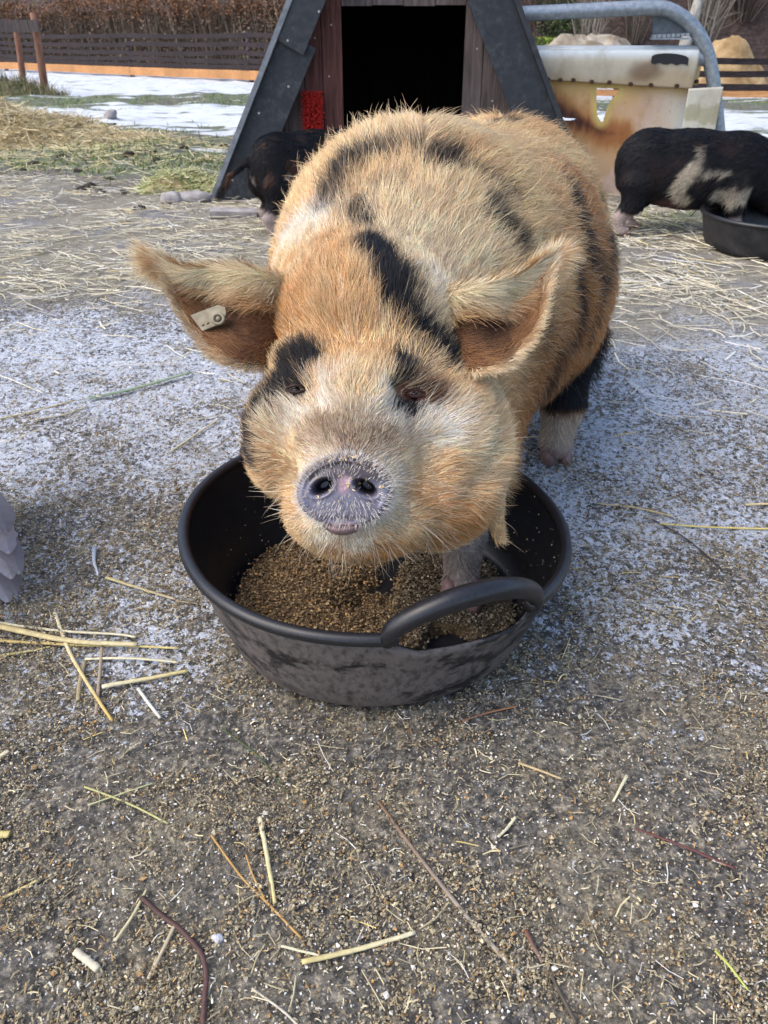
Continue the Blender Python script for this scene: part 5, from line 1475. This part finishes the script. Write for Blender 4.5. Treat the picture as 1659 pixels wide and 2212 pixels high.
# hay scrap by the hut
hs, v_, r_ = heap("hay_scrap", G(395, 402, 0.02)[:2], 0.34, 0.22, 0.10, m_sheap, "small pale green tuft of hay on the grass left of the hut", "hay", 21, 0.5, 40)
ok = np.flatnonzero(r_ < 0.95); i = rng.choice(ok, 1100); p = v_[i] + [0, 0, 0.012]
sb = MB(); straws(sb, p, rng.uniform(0.04, 0.15, 1100), rng.uniform(0.003, 0.006, 1100), pick(1100, [(0.45, 0.44, 0.22), (0.34, 0.38, 0.15), (0.60, 0.55, 0.34)], [4, 3, 2], 0.2), 0.35)
sb.build("loose_hay", m_straw, hs)["kind"] = "stuff"
# sand and spoil heaps
m_sand = simple("yellow_sand", [(0.3, (0.20, 0.12, 0.05)), (0.5, (0.33, 0.215, 0.10)), (0.7, (0.46, 0.33, 0.18))], 5, 0.95, 0.7, 0.05)
m_spoil = simple("pale_spoil", [(0.3, (0.16, 0.125, 0.085)), (0.5, (0.30, 0.25, 0.185)), (0.7, (0.48, 0.43, 0.36))], 4, 0.95, 0.7, 0.05)
heap("sand_heap", (6.15, 16.6), 1.0, 0.9, 0.80, m_sand, "yellow sand heap behind the fence at the right edge", "sand heap", 31, 0.35)
heap("sand_heap", (7.75, 16.2), 1.2, 0.8, 0.44, m_sand, "lower brown sand heap running out of the right edge behind the fence", "sand heap", 37, 0.4)
heap("spoil_heap", (3.7, 17.2), 2.3, 1.0, 0.80, m_spoil, "long pale spoil heap showing over the top of the plastic feeder", "earth heap", 41, 0.22, 90, 9)
# stones, clods, a rag-like tile
m_stone = simple("pale_stone", [(0.3, (0.20, 0.18, 0.17)), (0.55, (0.36, 0.33, 0.32)), (0.75, (0.52, 0.49, 0.47))], 14, 0.85, 0.5, 0.01)
m_mud = simple("mud_clod", [(0.3, (0.016, 0.013, 0.010)), (0.7, (0.06, 0.048, 0.036))], 30, 0.9, 0.8, 0.01)
def rock(name, c, r, m, label, cat, seed, group=None, lump=0.5):
    v, q = ball(np.zeros(3), 1.0, 20, 12)
    v = v * (1 + lump * 2 * (fbm(v, 1.4, seed, 3)[:, None] - 0.5)) * np.array(r); v[:, 2] = np.maximum(v[:, 2], -0.3 * r[2])
    o = build(name, v + np.array(c) + [0, 0, 0.3 * r[2]], q, m, None, None, True); tag(o, label, cat, group); return o
def g0_(u, v): p = G(u, v); p[2] = zg(p[0], p[1]); return p
rock("stone", g0_(372, 437), (0.07, 0.05, 0.042), m_stone, "pinkish grey stone lying left of the larger pale stone near the hut", "stone", 3)
rock("stone", g0_(424, 434), (0.10, 0.06, 0.042), m_stone, "broad pale stone between the hay tuft and the foot of the hut", "stone", 5)
tl = MB(); c_ = g0_(505, 468); tl.box((-0.12, -0.06, 0), (0.12, 0.06, 0.035), M=np.array(Matrix.Translation(c_) @ Matrix.Rotation(0.15, 4, 'Z') @ Matrix.Rotation(0.06, 4, 'Y')))
tag(tl.build("stone_slab", m_stone), "flat grey stone slab on the straw below the hut's left foot", "stone")
CL = [(195, 405, .07), (175, 410, .05), (215, 415, .05), (270, 418, .04), (70, 345, .06), (130, 330, .05), (335, 335, .06), (330, 318, .05), (275, 325, .07), (420, 388, .07), (445, 395, .08), (460, 378, .06), (395, 310, .06), (240, 250, .06), (50, 360, .04), (165, 362, .05), (235, 385, .04), (300, 452, .045), (20, 332, .04), (480, 300, .05)]
for i, (u, v, r) in enumerate(CL):
    rock("mud_clod", g0_(u, v), (r * 0.75, r * 0.6, r * 0.34), m_mud, "dark clod of mud on the worn grass left of the hut", "mud clod", 50 + i, "mud clods on the worn grass", 0.6)
rock("stone", g0_(237, 238), (0.075, 0.06, 0.07), m_stone, "lone pale stone lying on the snow beyond the straw heap", "stone", 71, None, 0.9)
rock("pebble", g0_(471, 2029), (0.0065, 0.0055, 0.0055), simple("white_pebble", [(0.3, (0.42, 0.42, 0.45)), (0.7, (0.70, 0.70, 0.74))], 300, 0.6, 0.3), "small white pebble on the dark ground beside the bent reddish twig", "pebble", 73)
# tussocks of green behind the black pig
# hedge
m_leaf = tinted("dead_leaves", 0.7, 0.25, 0.2, 60)
m_twig = tinted("bare_twigs", 0.85, 0.15, 0.25, 40)
def leaves(mb, p, s, cols):
    N = len(p); d = norm(rng.normal(0, 1, (N, 3))); e = norm(np.cross(d, rng.normal(0, 1, (N, 3)))); s = s[:, None]
    mb.add(np.stack([p - d * s, p + e * s * 0.55, p + d * s, p - e * s * 0.55], 1).reshape(-1, 3), q=np.arange(4 * N).reshape(-1, 4), c=np.repeat(cols, 4, 0))
def stems(mb, base, h, lean, r, cols, nseg=5, nside=4):
    for b, hh_, rr_, c in zip(base, h, r, cols):
        t = np.linspace(0, 1, nseg)[:, None]; d = rng.normal(0, lean, 3) * [1, 1, 0]; w = rng.normal(0, lean * 0.3, (nseg, 3)) * [1, 1, 0.2]; w[0] = 0
        mb.tube(b + t * (np.array([0, 0, hh_]) + d * hh_) + w * hh_ * 0.5, np.linspace(rr_, rr_ * 0.3, nseg), nside, c=c, cap=False)
hedge = empty("beech_hedge"); tag(hedge, "clipped brown beech hedge running behind the left fence", "hedge")
hn_ = np.array([-dirF[1], dirF[0]]); hn_ = hn_ * np.sign(hn_[1])
H0, H1 = FA + dirF * -4 + hn_ * 1.5, FB + dirF * 3.2 + hn_ * 1.5
N = 34000; t = rng.random(N); d = np.abs(rng.normal(0, 0.32, N)).clip(0, 0.9); p2 = H0 + (H1 - H0) * t[:, None] + hn_ * d[:, None]
topz = 1.62 + 0.14 * (vn(np.stack([t * 40, 0 * t, 0 * t], 1), 1.0, 3) - 0.5); z = rng.random(N) ** 0.75 * topz; z = np.where(rng.random(N) < 0.12, topz + rng.normal(0, 0.05, N), z)
p = np.stack([p2[:, 0], p2[:, 1], gz(p2[:, 0], p2[:, 1]) + z], 1)
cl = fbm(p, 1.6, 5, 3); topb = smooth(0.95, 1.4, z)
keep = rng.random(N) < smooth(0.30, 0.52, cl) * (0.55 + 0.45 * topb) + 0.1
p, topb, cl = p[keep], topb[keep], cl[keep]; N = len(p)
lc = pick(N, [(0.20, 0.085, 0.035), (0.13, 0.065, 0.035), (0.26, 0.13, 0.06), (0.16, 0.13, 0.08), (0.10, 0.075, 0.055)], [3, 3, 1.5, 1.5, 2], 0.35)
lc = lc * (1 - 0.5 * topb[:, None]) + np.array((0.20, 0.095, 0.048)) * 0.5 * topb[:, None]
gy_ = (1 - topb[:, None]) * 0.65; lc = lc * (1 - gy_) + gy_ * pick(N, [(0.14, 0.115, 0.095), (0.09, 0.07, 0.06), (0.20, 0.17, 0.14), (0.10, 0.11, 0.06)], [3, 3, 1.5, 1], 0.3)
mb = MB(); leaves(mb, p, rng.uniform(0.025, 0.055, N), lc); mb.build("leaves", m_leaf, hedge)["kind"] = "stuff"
ns_ = 900; t = rng.random(ns_); p2 = H0 + (H1 - H0) * t[:, None] + hn_ * rng.uniform(0, 0.5, (ns_, 1))
mb = MB(); stems(mb, np.stack([p2[:, 0], p2[:, 1], gz(p2[:, 0], p2[:, 1])], 1), rng.uniform(1.1, 1.7, ns_), 0.13, rng.uniform(0.006, 0.018, ns_), pick(ns_, [(0.12, 0.10, 0.08), (0.20, 0.17, 0.13), (0.07, 0.05, 0.04)], [3, 2, 3]))
mb.build("stems", m_twig, hedge)["kind"] = "stuff"
mb = MB(); a3 = np.array([*(H0 + hn_ * 0.6), zg(*(H0 + hn_ * 0.6))]); b3 = np.array([*(H1 + hn_ * 0.6), zg(*(H1 + hn_ * 0.6))])
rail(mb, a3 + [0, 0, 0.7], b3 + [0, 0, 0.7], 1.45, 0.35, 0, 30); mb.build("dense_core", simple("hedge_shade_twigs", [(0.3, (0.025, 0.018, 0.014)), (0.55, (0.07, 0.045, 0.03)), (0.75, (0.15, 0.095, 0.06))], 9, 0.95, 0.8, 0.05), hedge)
# wooded bank behind everything
m_hill, n_, b_ = mat("leaf_litter_bank")
f1 = noise(n_, 1.6, 9, 0.7); f2 = noise(n_, 9, 8, 0.7)
c = ramp(n_, f2, [(0.3, (0.020, 0.013, 0.011)), (0.5, (0.062, 0.038, 0.030)), (0.72, (0.14, 0.095, 0.075))])
c = mix(n_, sstep(n_, 0.56, 0.68, f1), c, (0.055, 0.065, 0.028))
snowf = math_(n_, 'MULTIPLY', sstep(n_, 0.62, 0.70, noise(n_, 0.9, 6, 0.7)), 0.35)
c = mix(n_, snowf, c, (0.75, 0.79, 0.85))
lk(n_, c, b_.inputs['Base Color']); b_.inputs['Roughness'].default_value = 0.95; bump(n_, b_, f2, 0.9, 0.08)
hx, hy = np.meshgrid(np.linspace(-60, 60, 130), np.linspace(0, 1, 50) ** 1.4 * 60, indexing='ij')
y0 = np.where(hx < 2, 28 + 0.02 * np.abs(hx), 23.5); y0 = np.interp(hx, [-60, -14, -2, 3, 60], [40, 33, 24, 22.5, 22.5])
hp_ = np.stack([hx.ravel(), (y0 + hy).ravel(), 0 * hx.ravel()], 1)
hzv = gz(hp_[:, 0], hp_[:, 1]) * 1.0 - 0.03 + 0.62 * hy.ravel() * smooth(0, 4, hy.ravel()) + (fbm(hp_, 0.35, 12, 4) - 0.5) * 1.2 * smooth(0.5, 5, hy.ravel())
hzv = hzv + 0.02 * np.maximum(0, hp_[:, 1] - 24)
hp_[:, 2] = hzv
i, j = np.meshgrid(np.arange(129), np.arange(49), indexing='ij'); g = (i * 50 + j).ravel()
bank = build("hillside", hp_, np.stack([g, g + 50, g + 51, g + 1], 1), m_hill, None, None, True); bank['kind'] = "structure"
from mathutils.bvhtree import BVHTree
bvh = BVHTree.FromPolygons([tuple(x) for x in hp_], [tuple(x) for x in np.stack([g, g + 50, g + 51, g + 1], 1).tolist()])
def hz(x, y):
    r = bvh.ray_cast(Vector((x, y, 80)), Vector((0, 0, -1)))
    return r[0].z if r[0] is not None else zg(x, y)
# bare bushes: one of each kind, then copies
def bush_mesh(ns, h, spread, col):
    mb = MB(); a = rng.random(ns) * 6.28; rr = rng.random(ns) * 0.25
    base = np.stack([np.cos(a) * rr, np.sin(a) * rr, 0 * a], 1)
    for k in range(ns):
        hh_ = h * rng.uniform(0.5, 1.0); d = np.array([math.cos(a[k]), math.sin(a[k]), 0]) * spread * rng.uniform(0.2, 1.0)
        pts = spline([base[k], base[k] + d * 0.4 * hh_ + [0, 0, 0.45 * hh_], base[k] + d * hh_ + [rng.normal(0, .1), rng.normal(0, .1), hh_]], 6)
        c = np.array(col) * rng.uniform(0.5, 1.5); mb.tube(pts, np.linspace(0.020, 0.005, 6), 4, c=c, cap=False)
        for _ in range(5):
            q_ = pts[rng.integers(2, 6)]; e = q_ + rng.normal(0, 0.22, 3) + [0, 0, rng.uniform(0.1, 0.5)]
            mb.tube(np.array([q_, (q_ + e) / 2 + rng.normal(0, 0.03, 3), e]), np.array([0.008, 0.006, 0.003]), 3, c=c * 1.1, cap=False)
    return mb
kinds = [bush_mesh(34, 2.2, 0.5, (0.15, 0.12, 0.095)).build("bush", m_twig), bush_mesh(26, 2.8, 0.35, (0.22, 0.19, 0.15)).build("bush", m_twig), bush_mesh(46, 1.6, 0.8, (0.10, 0.075, 0.06)).build("bush", m_twig)]
spots = [(-0.5, 25.2, 0), (5.2, 23.6, 1), (6.6, 24.6, 0), (8.2, 24.0, 1), (9.6, 25.2, 2), (11.2, 23.8, 0), (12.6, 24.8, 1), (14.2, 24.2, 2), (13.4, 26.0, 0), (4.2, 24.8, 2), (7.5, 26.5, 2), (10.4, 26.8, 0), (15.5, 25.6, 0), (2.6, 24.4, 1), (12.0, 27.5, 2), (16.8, 24.0, 1)]
used = set()
for i, (x, y, k) in enumerate(spots):
    o = kinds[k]
    if k in used: o = o.copy(); COL.objects.link(o)
    used.add(k)
    o.location = (x, y, hz(x, y) - 0.05); o.rotation_euler = (0, 0, rng.random() * 6.28); s_ = rng.uniform(0.85, 1.2); o.scale = (s_, s_, s_)
    tag(o, ("bare grey brown bush with many thin twigs on the wooded bank", "tall pale bare bush of upright stems on the wooded bank", "low dark bare bush spreading on the wooded bank")[k], "bush", "bare bushes on the wooded bank")
# pale trunk leaning behind the pipe
tr = empty("birch_tree"); tag(tr, "pale leaning tree trunk on the bank behind the curved pipe", "tree")
b_p = np.array([7.55, 23.6, hz(7.55, 23.6) - 0.1]); t_p = b_p + np.array([0.9, 0.6, 4.8])
mb = MB().tube(spline([b_p, b_p * 0.6 + t_p * 0.4 + [0.05, 0, 0], t_p], 12), np.linspace(0.17, 0.09, 12), 12)
mb.build("trunk", simple("pale_bark", [(0.3, (0.13, 0.12, 0.10)), (0.5, (0.33, 0.31, 0.27)), (0.7, (0.55, 0.53, 0.49))], 8, 0.85, 0.5, 0.02, stretch=(1, 1, 0.4)), tr, True)
mb = MB()
for k in range(40):
    t = rng.uniform(0.35, 1); q_ = b_p + (t_p - b_p) * t; e = q_ + rng.normal(0, 0.7, 3) + [0, 0, 0.8]
    mb.tube(spline([q_, (q_ + e) / 2 + [0, 0, 0.15], e], 5), np.linspace(0.03, 0.005, 5), 4, c=(0.12, 0.10, 0.085), cap=False)
mb.build("branches", m_twig, tr)["kind"] = "stuff"
for (x, y, h_, s_, lab) in ((4.05, 23.4, 0.75, 0.25, "small yellow green evergreen shrub on the bank above the feeder"), (4.6, 24.2, 1.2, 0.5, "dark ivy covered stump on the bank left of the yellow green shrub"), (7.0, 23.3, 0.45, 0.6, "low green bramble patch on the bank beside the pale trunk")):
    sh_ = empty("shrub"); tag(sh_, lab, "shrub"); c_ = np.array([x, y, hz(x, y)])
    N = 900; p = c_ + rng.normal(0, 1, (N, 3)) * [s_ * 0.5, s_ * 0.5, 0] + np.outer(rng.random(N) * h_, [0, 0, 1]); mb = MB()
    leaves(mb, p, rng.uniform(0.03, 0.06, N), pick(N, [(0.20, 0.26, 0.04), (0.10, 0.15, 0.03)] if h_ == 0.75 else [(0.035, 0.055, 0.02), (0.07, 0.10, 0.03)], [3, 2], 0.3)); mb.build("leaves", m_leaf, sh_)["kind"] = "stuff"
    mb = MB(); stems(mb, c_ + rng.normal(0, 0.08, (8, 3)) * [1, 1, 0], np.full(8, h_), 0.15, np.full(8, 0.015), np.tile((0.10, 0.08, 0.06), (8, 1))); mb.build("stems", m_twig, sh_)

# ------------------------------------------------------------------ pale bird cut off by the left edge
bird = empty("goose"); tag(bird, "pale lilac grey feathered bird cut off by the left edge of the photo", "bird")
bc_ = np.array([-0.925, 1.22, 0.0])
bf = sdf_of([(ell(bc_ + [0, 0, 0.25], (0.155, 0.24, 0.13)), 0.05), (rcone(bc_ + [0, 0.16, 0.30], bc_ + [-0.02, 0.30, 0.46], 0.06, 0.035), 0.05), (rcone(bc_ + [-0.02, 0.30, 0.46], bc_ + [-0.02, 0.33, 0.56], 0.035, 0.032), 0.03), (ell(bc_ + [-0.02, 0.36, 0.58], (0.036, 0.055, 0.038)), 0.02),
             (rcone(bc_ + [0.05, 0.02, 0.15], bc_ + [0.05, 0.0, 0.09], 0.04, 0.016), 0.03), (rcone(bc_ + [-0.05, 0.02, 0.15], bc_ + [-0.05, 0.0, 0.09], 0.04, 0.016), 0.03), (rcone(bc_ + [0.05, 0, 0.09], bc_ + [0.05, 0.01, 0.012], 0.010, 0.009), 0.01), (rcone(bc_ + [-0.05, 0, 0.09], bc_ + [-0.05, 0.01, 0.012], 0.010, 0.009), 0.01),
             (ell(bc_ + [0.05, 0.035, 0.010], (0.03, 0.045, 0.010)), 0.01), (ell(bc_ + [-0.05, 0.035, 0.010], (0.03, 0.045, 0.010)), 0.01)])
v, q = mesh_sdf(bf, 0.008)
build("body", v, q, m_skin, bird, np.tile((0.33, 0.32, 0.345), (len(v), 1)), True)
bh, bn_ = sample(v, q, vnormals(v, q), 9000, lambda c_: np.where(c_[:, 2] < 0.1, 0, 1.0))
hair("down", bh, np.tile(np.array([0.0, -0.8, -0.7]), (9000, 1)), bn_, rng.uniform(0.02, 0.042, 9000), np.full(9000, 0.22), np.full(9000, 0.0010), coat_jitter(np.tile(np.array((0.36, 0.345, 0.37)), (9000, 1)), 0.35), m_hair, bird, K=4, curl=0.08)
m_fea = tinted("grey_feathers", 0.7, 0.2, 0.12, 90)
def feather(tip, root_, w, nrm2, col):
    n = 14; t = np.linspace(0, 1, n); tip = np.array(tip); root_ = np.array(root_); d = tip - root_; sd_ = norm(np.cross(d, nrm2))
    prof = w * (np.sin(np.pi * np.clip(t, 0.02, 1) ** 1.3 * 0.97) ** 0.7) * (1 + 0.10 * rng.normal(0, 1, n)); c = root_ + np.outer(t, d) + np.outer(np.sin(np.pi * t) * 0.008, nrm2)
    v = np.concatenate([c - np.outer(prof, sd_), c + np.outer(0.0012 * np.ones(n), nrm2), c + np.outer(prof, sd_), c - np.outer(0.003 * np.ones(n), nrm2)]); k = np.arange(n - 1); f = []
    for r0_, r1_ in ((0, 1), (1, 2), (2, 3), (3, 0)): f.append(np.stack([r0_ * n + k, r1_ * n + k, r1_ * n + k + 1, r0_ * n + k + 1], 1))
    return v, np.concatenate(f), np.tile(col, (len(v), 1))
N1_ = norm(np.array([1.0, -0.5, 0.25]))
for k_, (u, v_, ru, rv, w) in enumerate(((14, 1150, -30, 1040, 0.016), (20, 1196, -34, 1070, 0.017), (44, 1240, -30, 1100, 0.016), (26, 1250, -44, 1110, 0.016), (37, 1284, -50, 1130, 0.017), (18, 1300, -60, 1150, 0.018), (2, 1306, -70, 1160, 0.018))):
    d_ = 1.36 + 0.012 * k_
    a_, f_, c_ = feather(P(u, v_, d_), P(ru, rv, d_ + 0.02), w * 1.5, N1_, np.array((0.36, 0.345, 0.38)) * (0.6 + 0.55 * (k_ % 2)) * rng.uniform(0.85, 1.15))  # every other feather darker: crease shade between them put into the colour
    mb = MB(); mb.add(a_, f_, c=c_); mb.build("feather", m_fea, bird, False)
mb = MB(); mb.tube(np.array([bc_ + [-0.02, 0.40, 0.575], bc_ + [-0.02, 0.46, 0.565]]), np.array([0.018, 0.010]), 10, flat=0.7); mb.build("beak", m_hoof, bird, True)

# ------------------------------------------------------------------ single stalks and twigs
def stalk(name, uv, w0, w1, col, label, cat, flat=0.7, rise=0.004, col2=None, node=()):
    pts = [G(u, v) for u, v in uv]
    for i, p_ in enumerate(pts): p_[2] = zg(p_[0], p_[1]) + rise + 0.5 * w0
    c = spline(pts, 6 + 8 * (len(pts) - 1)); n = len(c)
    c = c + np.cumsum(rng.normal(0, w0 * 0.03, c.shape), 0) * [1, 1, 0]
    r = np.linspace(w0, w1, n) * 0.62 * (1 + rng.normal(0, 0.03, n))
    for t in node: r[int(t * (n - 1))] *= 1.45
    mb = MB(); t = np.repeat(np.linspace(0, 1, n), 7)[:, None]; t = np.concatenate([t, [[0]], [[1]]])
    k = np.array(col) * (1 - t) + np.array(col2 or col) * t
    mb.tube(c, r, 7, c=k, flat=flat)
    o = mb.build(name, m_straw, None, True); tag(o, label, cat); return o
YEL, PYL, ORG, DRD, GRY = (0.58, 0.48, 0.20), (0.66, 0.60, 0.40), (0.46, 0.27, 0.09), (0.075, 0.040, 0.032), (0.36, 0.33, 0.28)
ST = [
 ("plant_stalk", [(818, 1735), (900, 1848), (985, 1955), (1060, 2040), (1122, 2108)], .0038, .0052, (0.17, 0.10, 0.06), "long brown stalk turning grey lying aslant below the tub", "stalk", (0.40, 0.37, 0.31)),
 ("straw_stalk", [(653, 2088), (780, 2052), (900, 2015)], .0052, .0045, YEL, "thick yellow straw with dark specks at the bottom of the photo", "straw", PYL),
 ("straw_stalk", [(608, 2053), (655, 2062), (692, 2070)], .0028, .0024, PYL, "thin pale straw touching the thick yellow straw", "straw", None),
 ("straw_stalk", [(562, 1776), (576, 1860), (593, 1955)], .0056, .0036, PYL, "pale broad straw standing nearly upright in the photo below the tub", "straw", YEL),
 ("weed_stem", [(458, 1815), (520, 1898), (575, 1950), (652, 2032)], .0022, .0026, ORG, "bent orange weed stem beside the pale upright straw", "stem", None),
 ("weed_stem", [(532, 1850), (548, 1900), (572, 1945)], .0018, .0022, ORG, "short orange side stem joining the bent weed stem", "stem", None),
 ("twig", [(308, 1948), (355, 1985), (400, 2022), (436, 2062), (449, 2110), (446, 2160), (443, 2215)], .0052, .0048, DRD, "bent dark reddish twig at the bottom left beside the white pebble", "twig", (0.10, 0.05, 0.045)),
 ("twig", [(1135, 2012), (1150, 2048), (1172, 2085)], .0046, .0040, (0.15, 0.06, 0.04), "short red brown twig right of the long brown stalk's lower end", "twig", (0.2, 0.14, 0.1)),
 ("twig", [(1185, 2100), (1210, 2150), (1245, 2215)], .0035, .0035, (0.09, 0.07, 0.05), "dark twig running off the bottom edge right of the red brown twig", "twig", None),
 ("twig", [(1370, 1793), (1480, 1835), (1588, 1880)], .0024, .0036, (0.13, 0.05, 0.045), "straight reddish twig near the right edge", "twig", None),
 ("straw_stalk", [(1119, 1655), (1160, 1668), (1212, 1687)], .0036, .0032, (0.50, 0.38, 0.2), "short tan straw on the dark ground right below the tub", "straw", None),
 ("straw_stalk", [(1353, 1680), (1340, 1707), (1325, 1735)], .0040, .0026, PYL, "short pale straw near the reddish twig, pointing down", "straw", None),
 ("straw_stalk", [(1113, 1771), (1095, 1792), (1074, 1815)], .0036, .0030, PYL, "stubby pale straw left of the two thin crossed bits", "straw", None),
 ("straw_stalk", [(165, 2062), (190, 2082), (212, 2102)], .0072, .0070, (0.60, 0.54, 0.40), "fat short straw with a knot at the bottom left", "straw", None),
 ("straw_stalk", [(185, 1707), (285, 1745), (366, 1786)], .0026, .0024, (0.44, 0.42, 0.18), "yellow green stem crossed by a thinner one at the lower left", "straw", None),
 ("straw_stalk", [(192, 1748), (285, 1715), (332, 1697)], .0020, .0018, (0.46, 0.46, 0.24), "thin stem crossing the yellow green stem at the lower left", "straw", None),
 ("straw_stalk", [(120, 1330), (150, 1410), (200, 1500), (243, 1566)], .0060, .0038, PYL, "long yellow straw lying across the others left of the tub", "straw", (0.55, 0.38, 0.10)),
 ("straw_stalk", [(-20, 1356), (90, 1380), (190, 1395), (300, 1402)], .0105, .0075, (0.55, 0.44, 0.20), "thickest straw of the bundle at the left edge", "straw", (0.6, 0.52, 0.3)),
 ("straw_stalk", [(-20, 1391), (150, 1396), (280, 1400), (388, 1406)], .0055, .0035, (0.50, 0.36, 0.13), "long orange tinged straw lowest in the bundle at the left edge", "straw", YEL),
 ("straw_stalk", [(-20, 1348), (120, 1368), (250, 1374), (296, 1382)], .0050, .0036, PYL, "pale straw lying uppermost in the bundle at the left edge", "straw", None),
 ("straw_stalk", [(-20, 1428), (60, 1412), (108, 1400)], .0050, .0030, YEL, "yellow straw sloping up into the bundle from the left edge", "straw", None),
 ("straw_stalk", [(223, 1494), (310, 1476), (406, 1454)], .0072, .0056, PYL, "thick pale straw lying between the tub and the long yellow straw", "straw", YEL),
 ("straw_stalk", [(185, 1426), (290, 1430), (386, 1434)], .0042, .0036, PYL, "level pale straw just below the straw bundle", "straw", None),
 ("straw_stalk", [(301, 1497), (325, 1527), (348, 1556)], .0046, .0042, (0.62, 0.60, 0.52), "short whitish straw below the thick pale straw", "straw", None),
 ("straw_stalk", [(230, 1252), (300, 1274), (380, 1302)], .0062, .0040, (0.50, 0.42, 0.20), "straw pointing at the tub from the brown trodden patch", "straw", (0.42, 0.34, 0.22)),
 ("straw_stalk", [(380, 1303), (440, 1312)], .0026, .0018, (0.40, 0.32, 0.2), "thin straw tip touching the tub's left side", "straw", None),
 ("straw_stalk", [(221, 1400), (216, 1470), (208, 1550)], .0046, .0046, (0.34, 0.27, 0.19), "brownish straw under the long yellow straw", "straw", None),
 ("straw_stalk", [(183, 1430), (174, 1480), (170, 1518)], .0060, .0060, (0.32, 0.26, 0.15), "short dull brown straw left of the brownish one", "straw", None),
 ("grass_blade", [(194, 868), (300, 845), (413, 814)], .0125, .0120, (0.20, 0.27, 0.17), "flat green blade on the frosty ground left of the pig's face", "grass blade", (0.26, 0.33, 0.22)),
 ("straw_stalk", [(-10, 912), (80, 890), (160, 868)], .0050, .0042, (0.55, 0.47, 0.27), "straw reaching in from the left edge toward the green blade", "straw", None),
 ("straw_stalk", [(78, 914), (140, 900), (190, 882)], .0055, .0055, (0.48, 0.42, 0.30), "dull straw under the green blade", "straw", None),
 ("straw_stalk", [(368, 981), (430, 940), (476, 910)], .0052, .0042, (0.55, 0.50, 0.33), "pale straw on the frost beside the tub's far rim", "straw", None),
 ("straw_stalk", [(1424, 1138), (1540, 1143), (1675, 1147)], .0040, .0044, (0.64, 0.52, 0.18), "bright yellow straw running off the right edge", "straw", None),
 ("straw_stalk", [(1290, 1092), (1370, 1104), (1452, 1121)], .0030, .0042, (0.55, 0.42, 0.2), "golden straw just above the bright yellow straw", "straw", None),
 ("straw_stalk", [(1608, 1097), (1670, 1095)], .0056, .0056, (0.6, 0.48, 0.26), "straw end cut off by the right edge above the yellow one", "straw", None),
 ("twig", [(1408, 1128), (1480, 1170), (1560, 1242)], .0036, .0030, (0.05, 0.04, 0.035), "dark twig below the bright yellow straw", "twig", None),
 ("feather", [(206, 1186), (205, 1215), (214, 1249)], .0075, .0030, (0.26, 0.31, 0.40), "small blue grey feather on the brown trodden patch", "feather", (0.6, 0.6, 0.6)),
 ("grass_blade", [(1543, 2058), (1575, 2095), (1614, 2142)], .0030, .0022, (0.48, 0.52, 0.12), "yellow green blade of grass near the lower right edge", "grass blade", None),
 ("straw_stalk", [(-10, 1958), (40, 1935), (90, 1910)], .0040, .0030, (0.55, 0.45, 0.2), "yellow straw sloping in at the lower left edge", "straw", None),
 ("straw_stalk", [(-10, 1812), (28, 1808)], .0085, .0085, YEL, "stub of bright yellow straw at the left edge", "straw", None),
 ("straw_stalk", [(-15, 1655), (20, 1632)], .0100, .0060, PYL, "frayed pale straw end at the left edge", "straw", None),
 ("twig", [(998, 1563), (1050, 1545), (1114, 1530)], .0020, .0034, (0.30, 0.15, 0.08), "thin orange brown twig just below the tub", "twig", None),
 ("straw_stalk", [(250, 2040), (290, 1985), (318, 1925)], .0030, .0024, (0.55, 0.48, 0.28), "slanting straw by the upper end of the bent reddish twig", "straw", None),
 ("straw_stalk", [(380, 2005), (345, 2080), (322, 2120)], .0036, .0036, (0.46, 0.38, 0.25), "split tan straw left of the bent reddish twig", "straw", None),
 ("weed_stem", [(480, 1575), (560, 1640), (620, 1720)], .0024, .0020, (0.07, 0.10, 0.04), "dark green weed stem below the tub's left side", "stem", None),
 ("straw_stalk", [(545, 2140), (610, 2190), (650, 2225)], .0022, .0020, (0.5, 0.46, 0.36), "thin grey straw running off the bottom edge", "straw", None),
]
for nm, uv, w0, w1, col, lab, cat, c2 in ST:
    stalk(nm, uv, w0, w1, col, lab, cat, 0.30 if nm in ("grass_blade", "feather") else 0.62, col2=c2, node=(0.5,) if "knot" in lab else ())
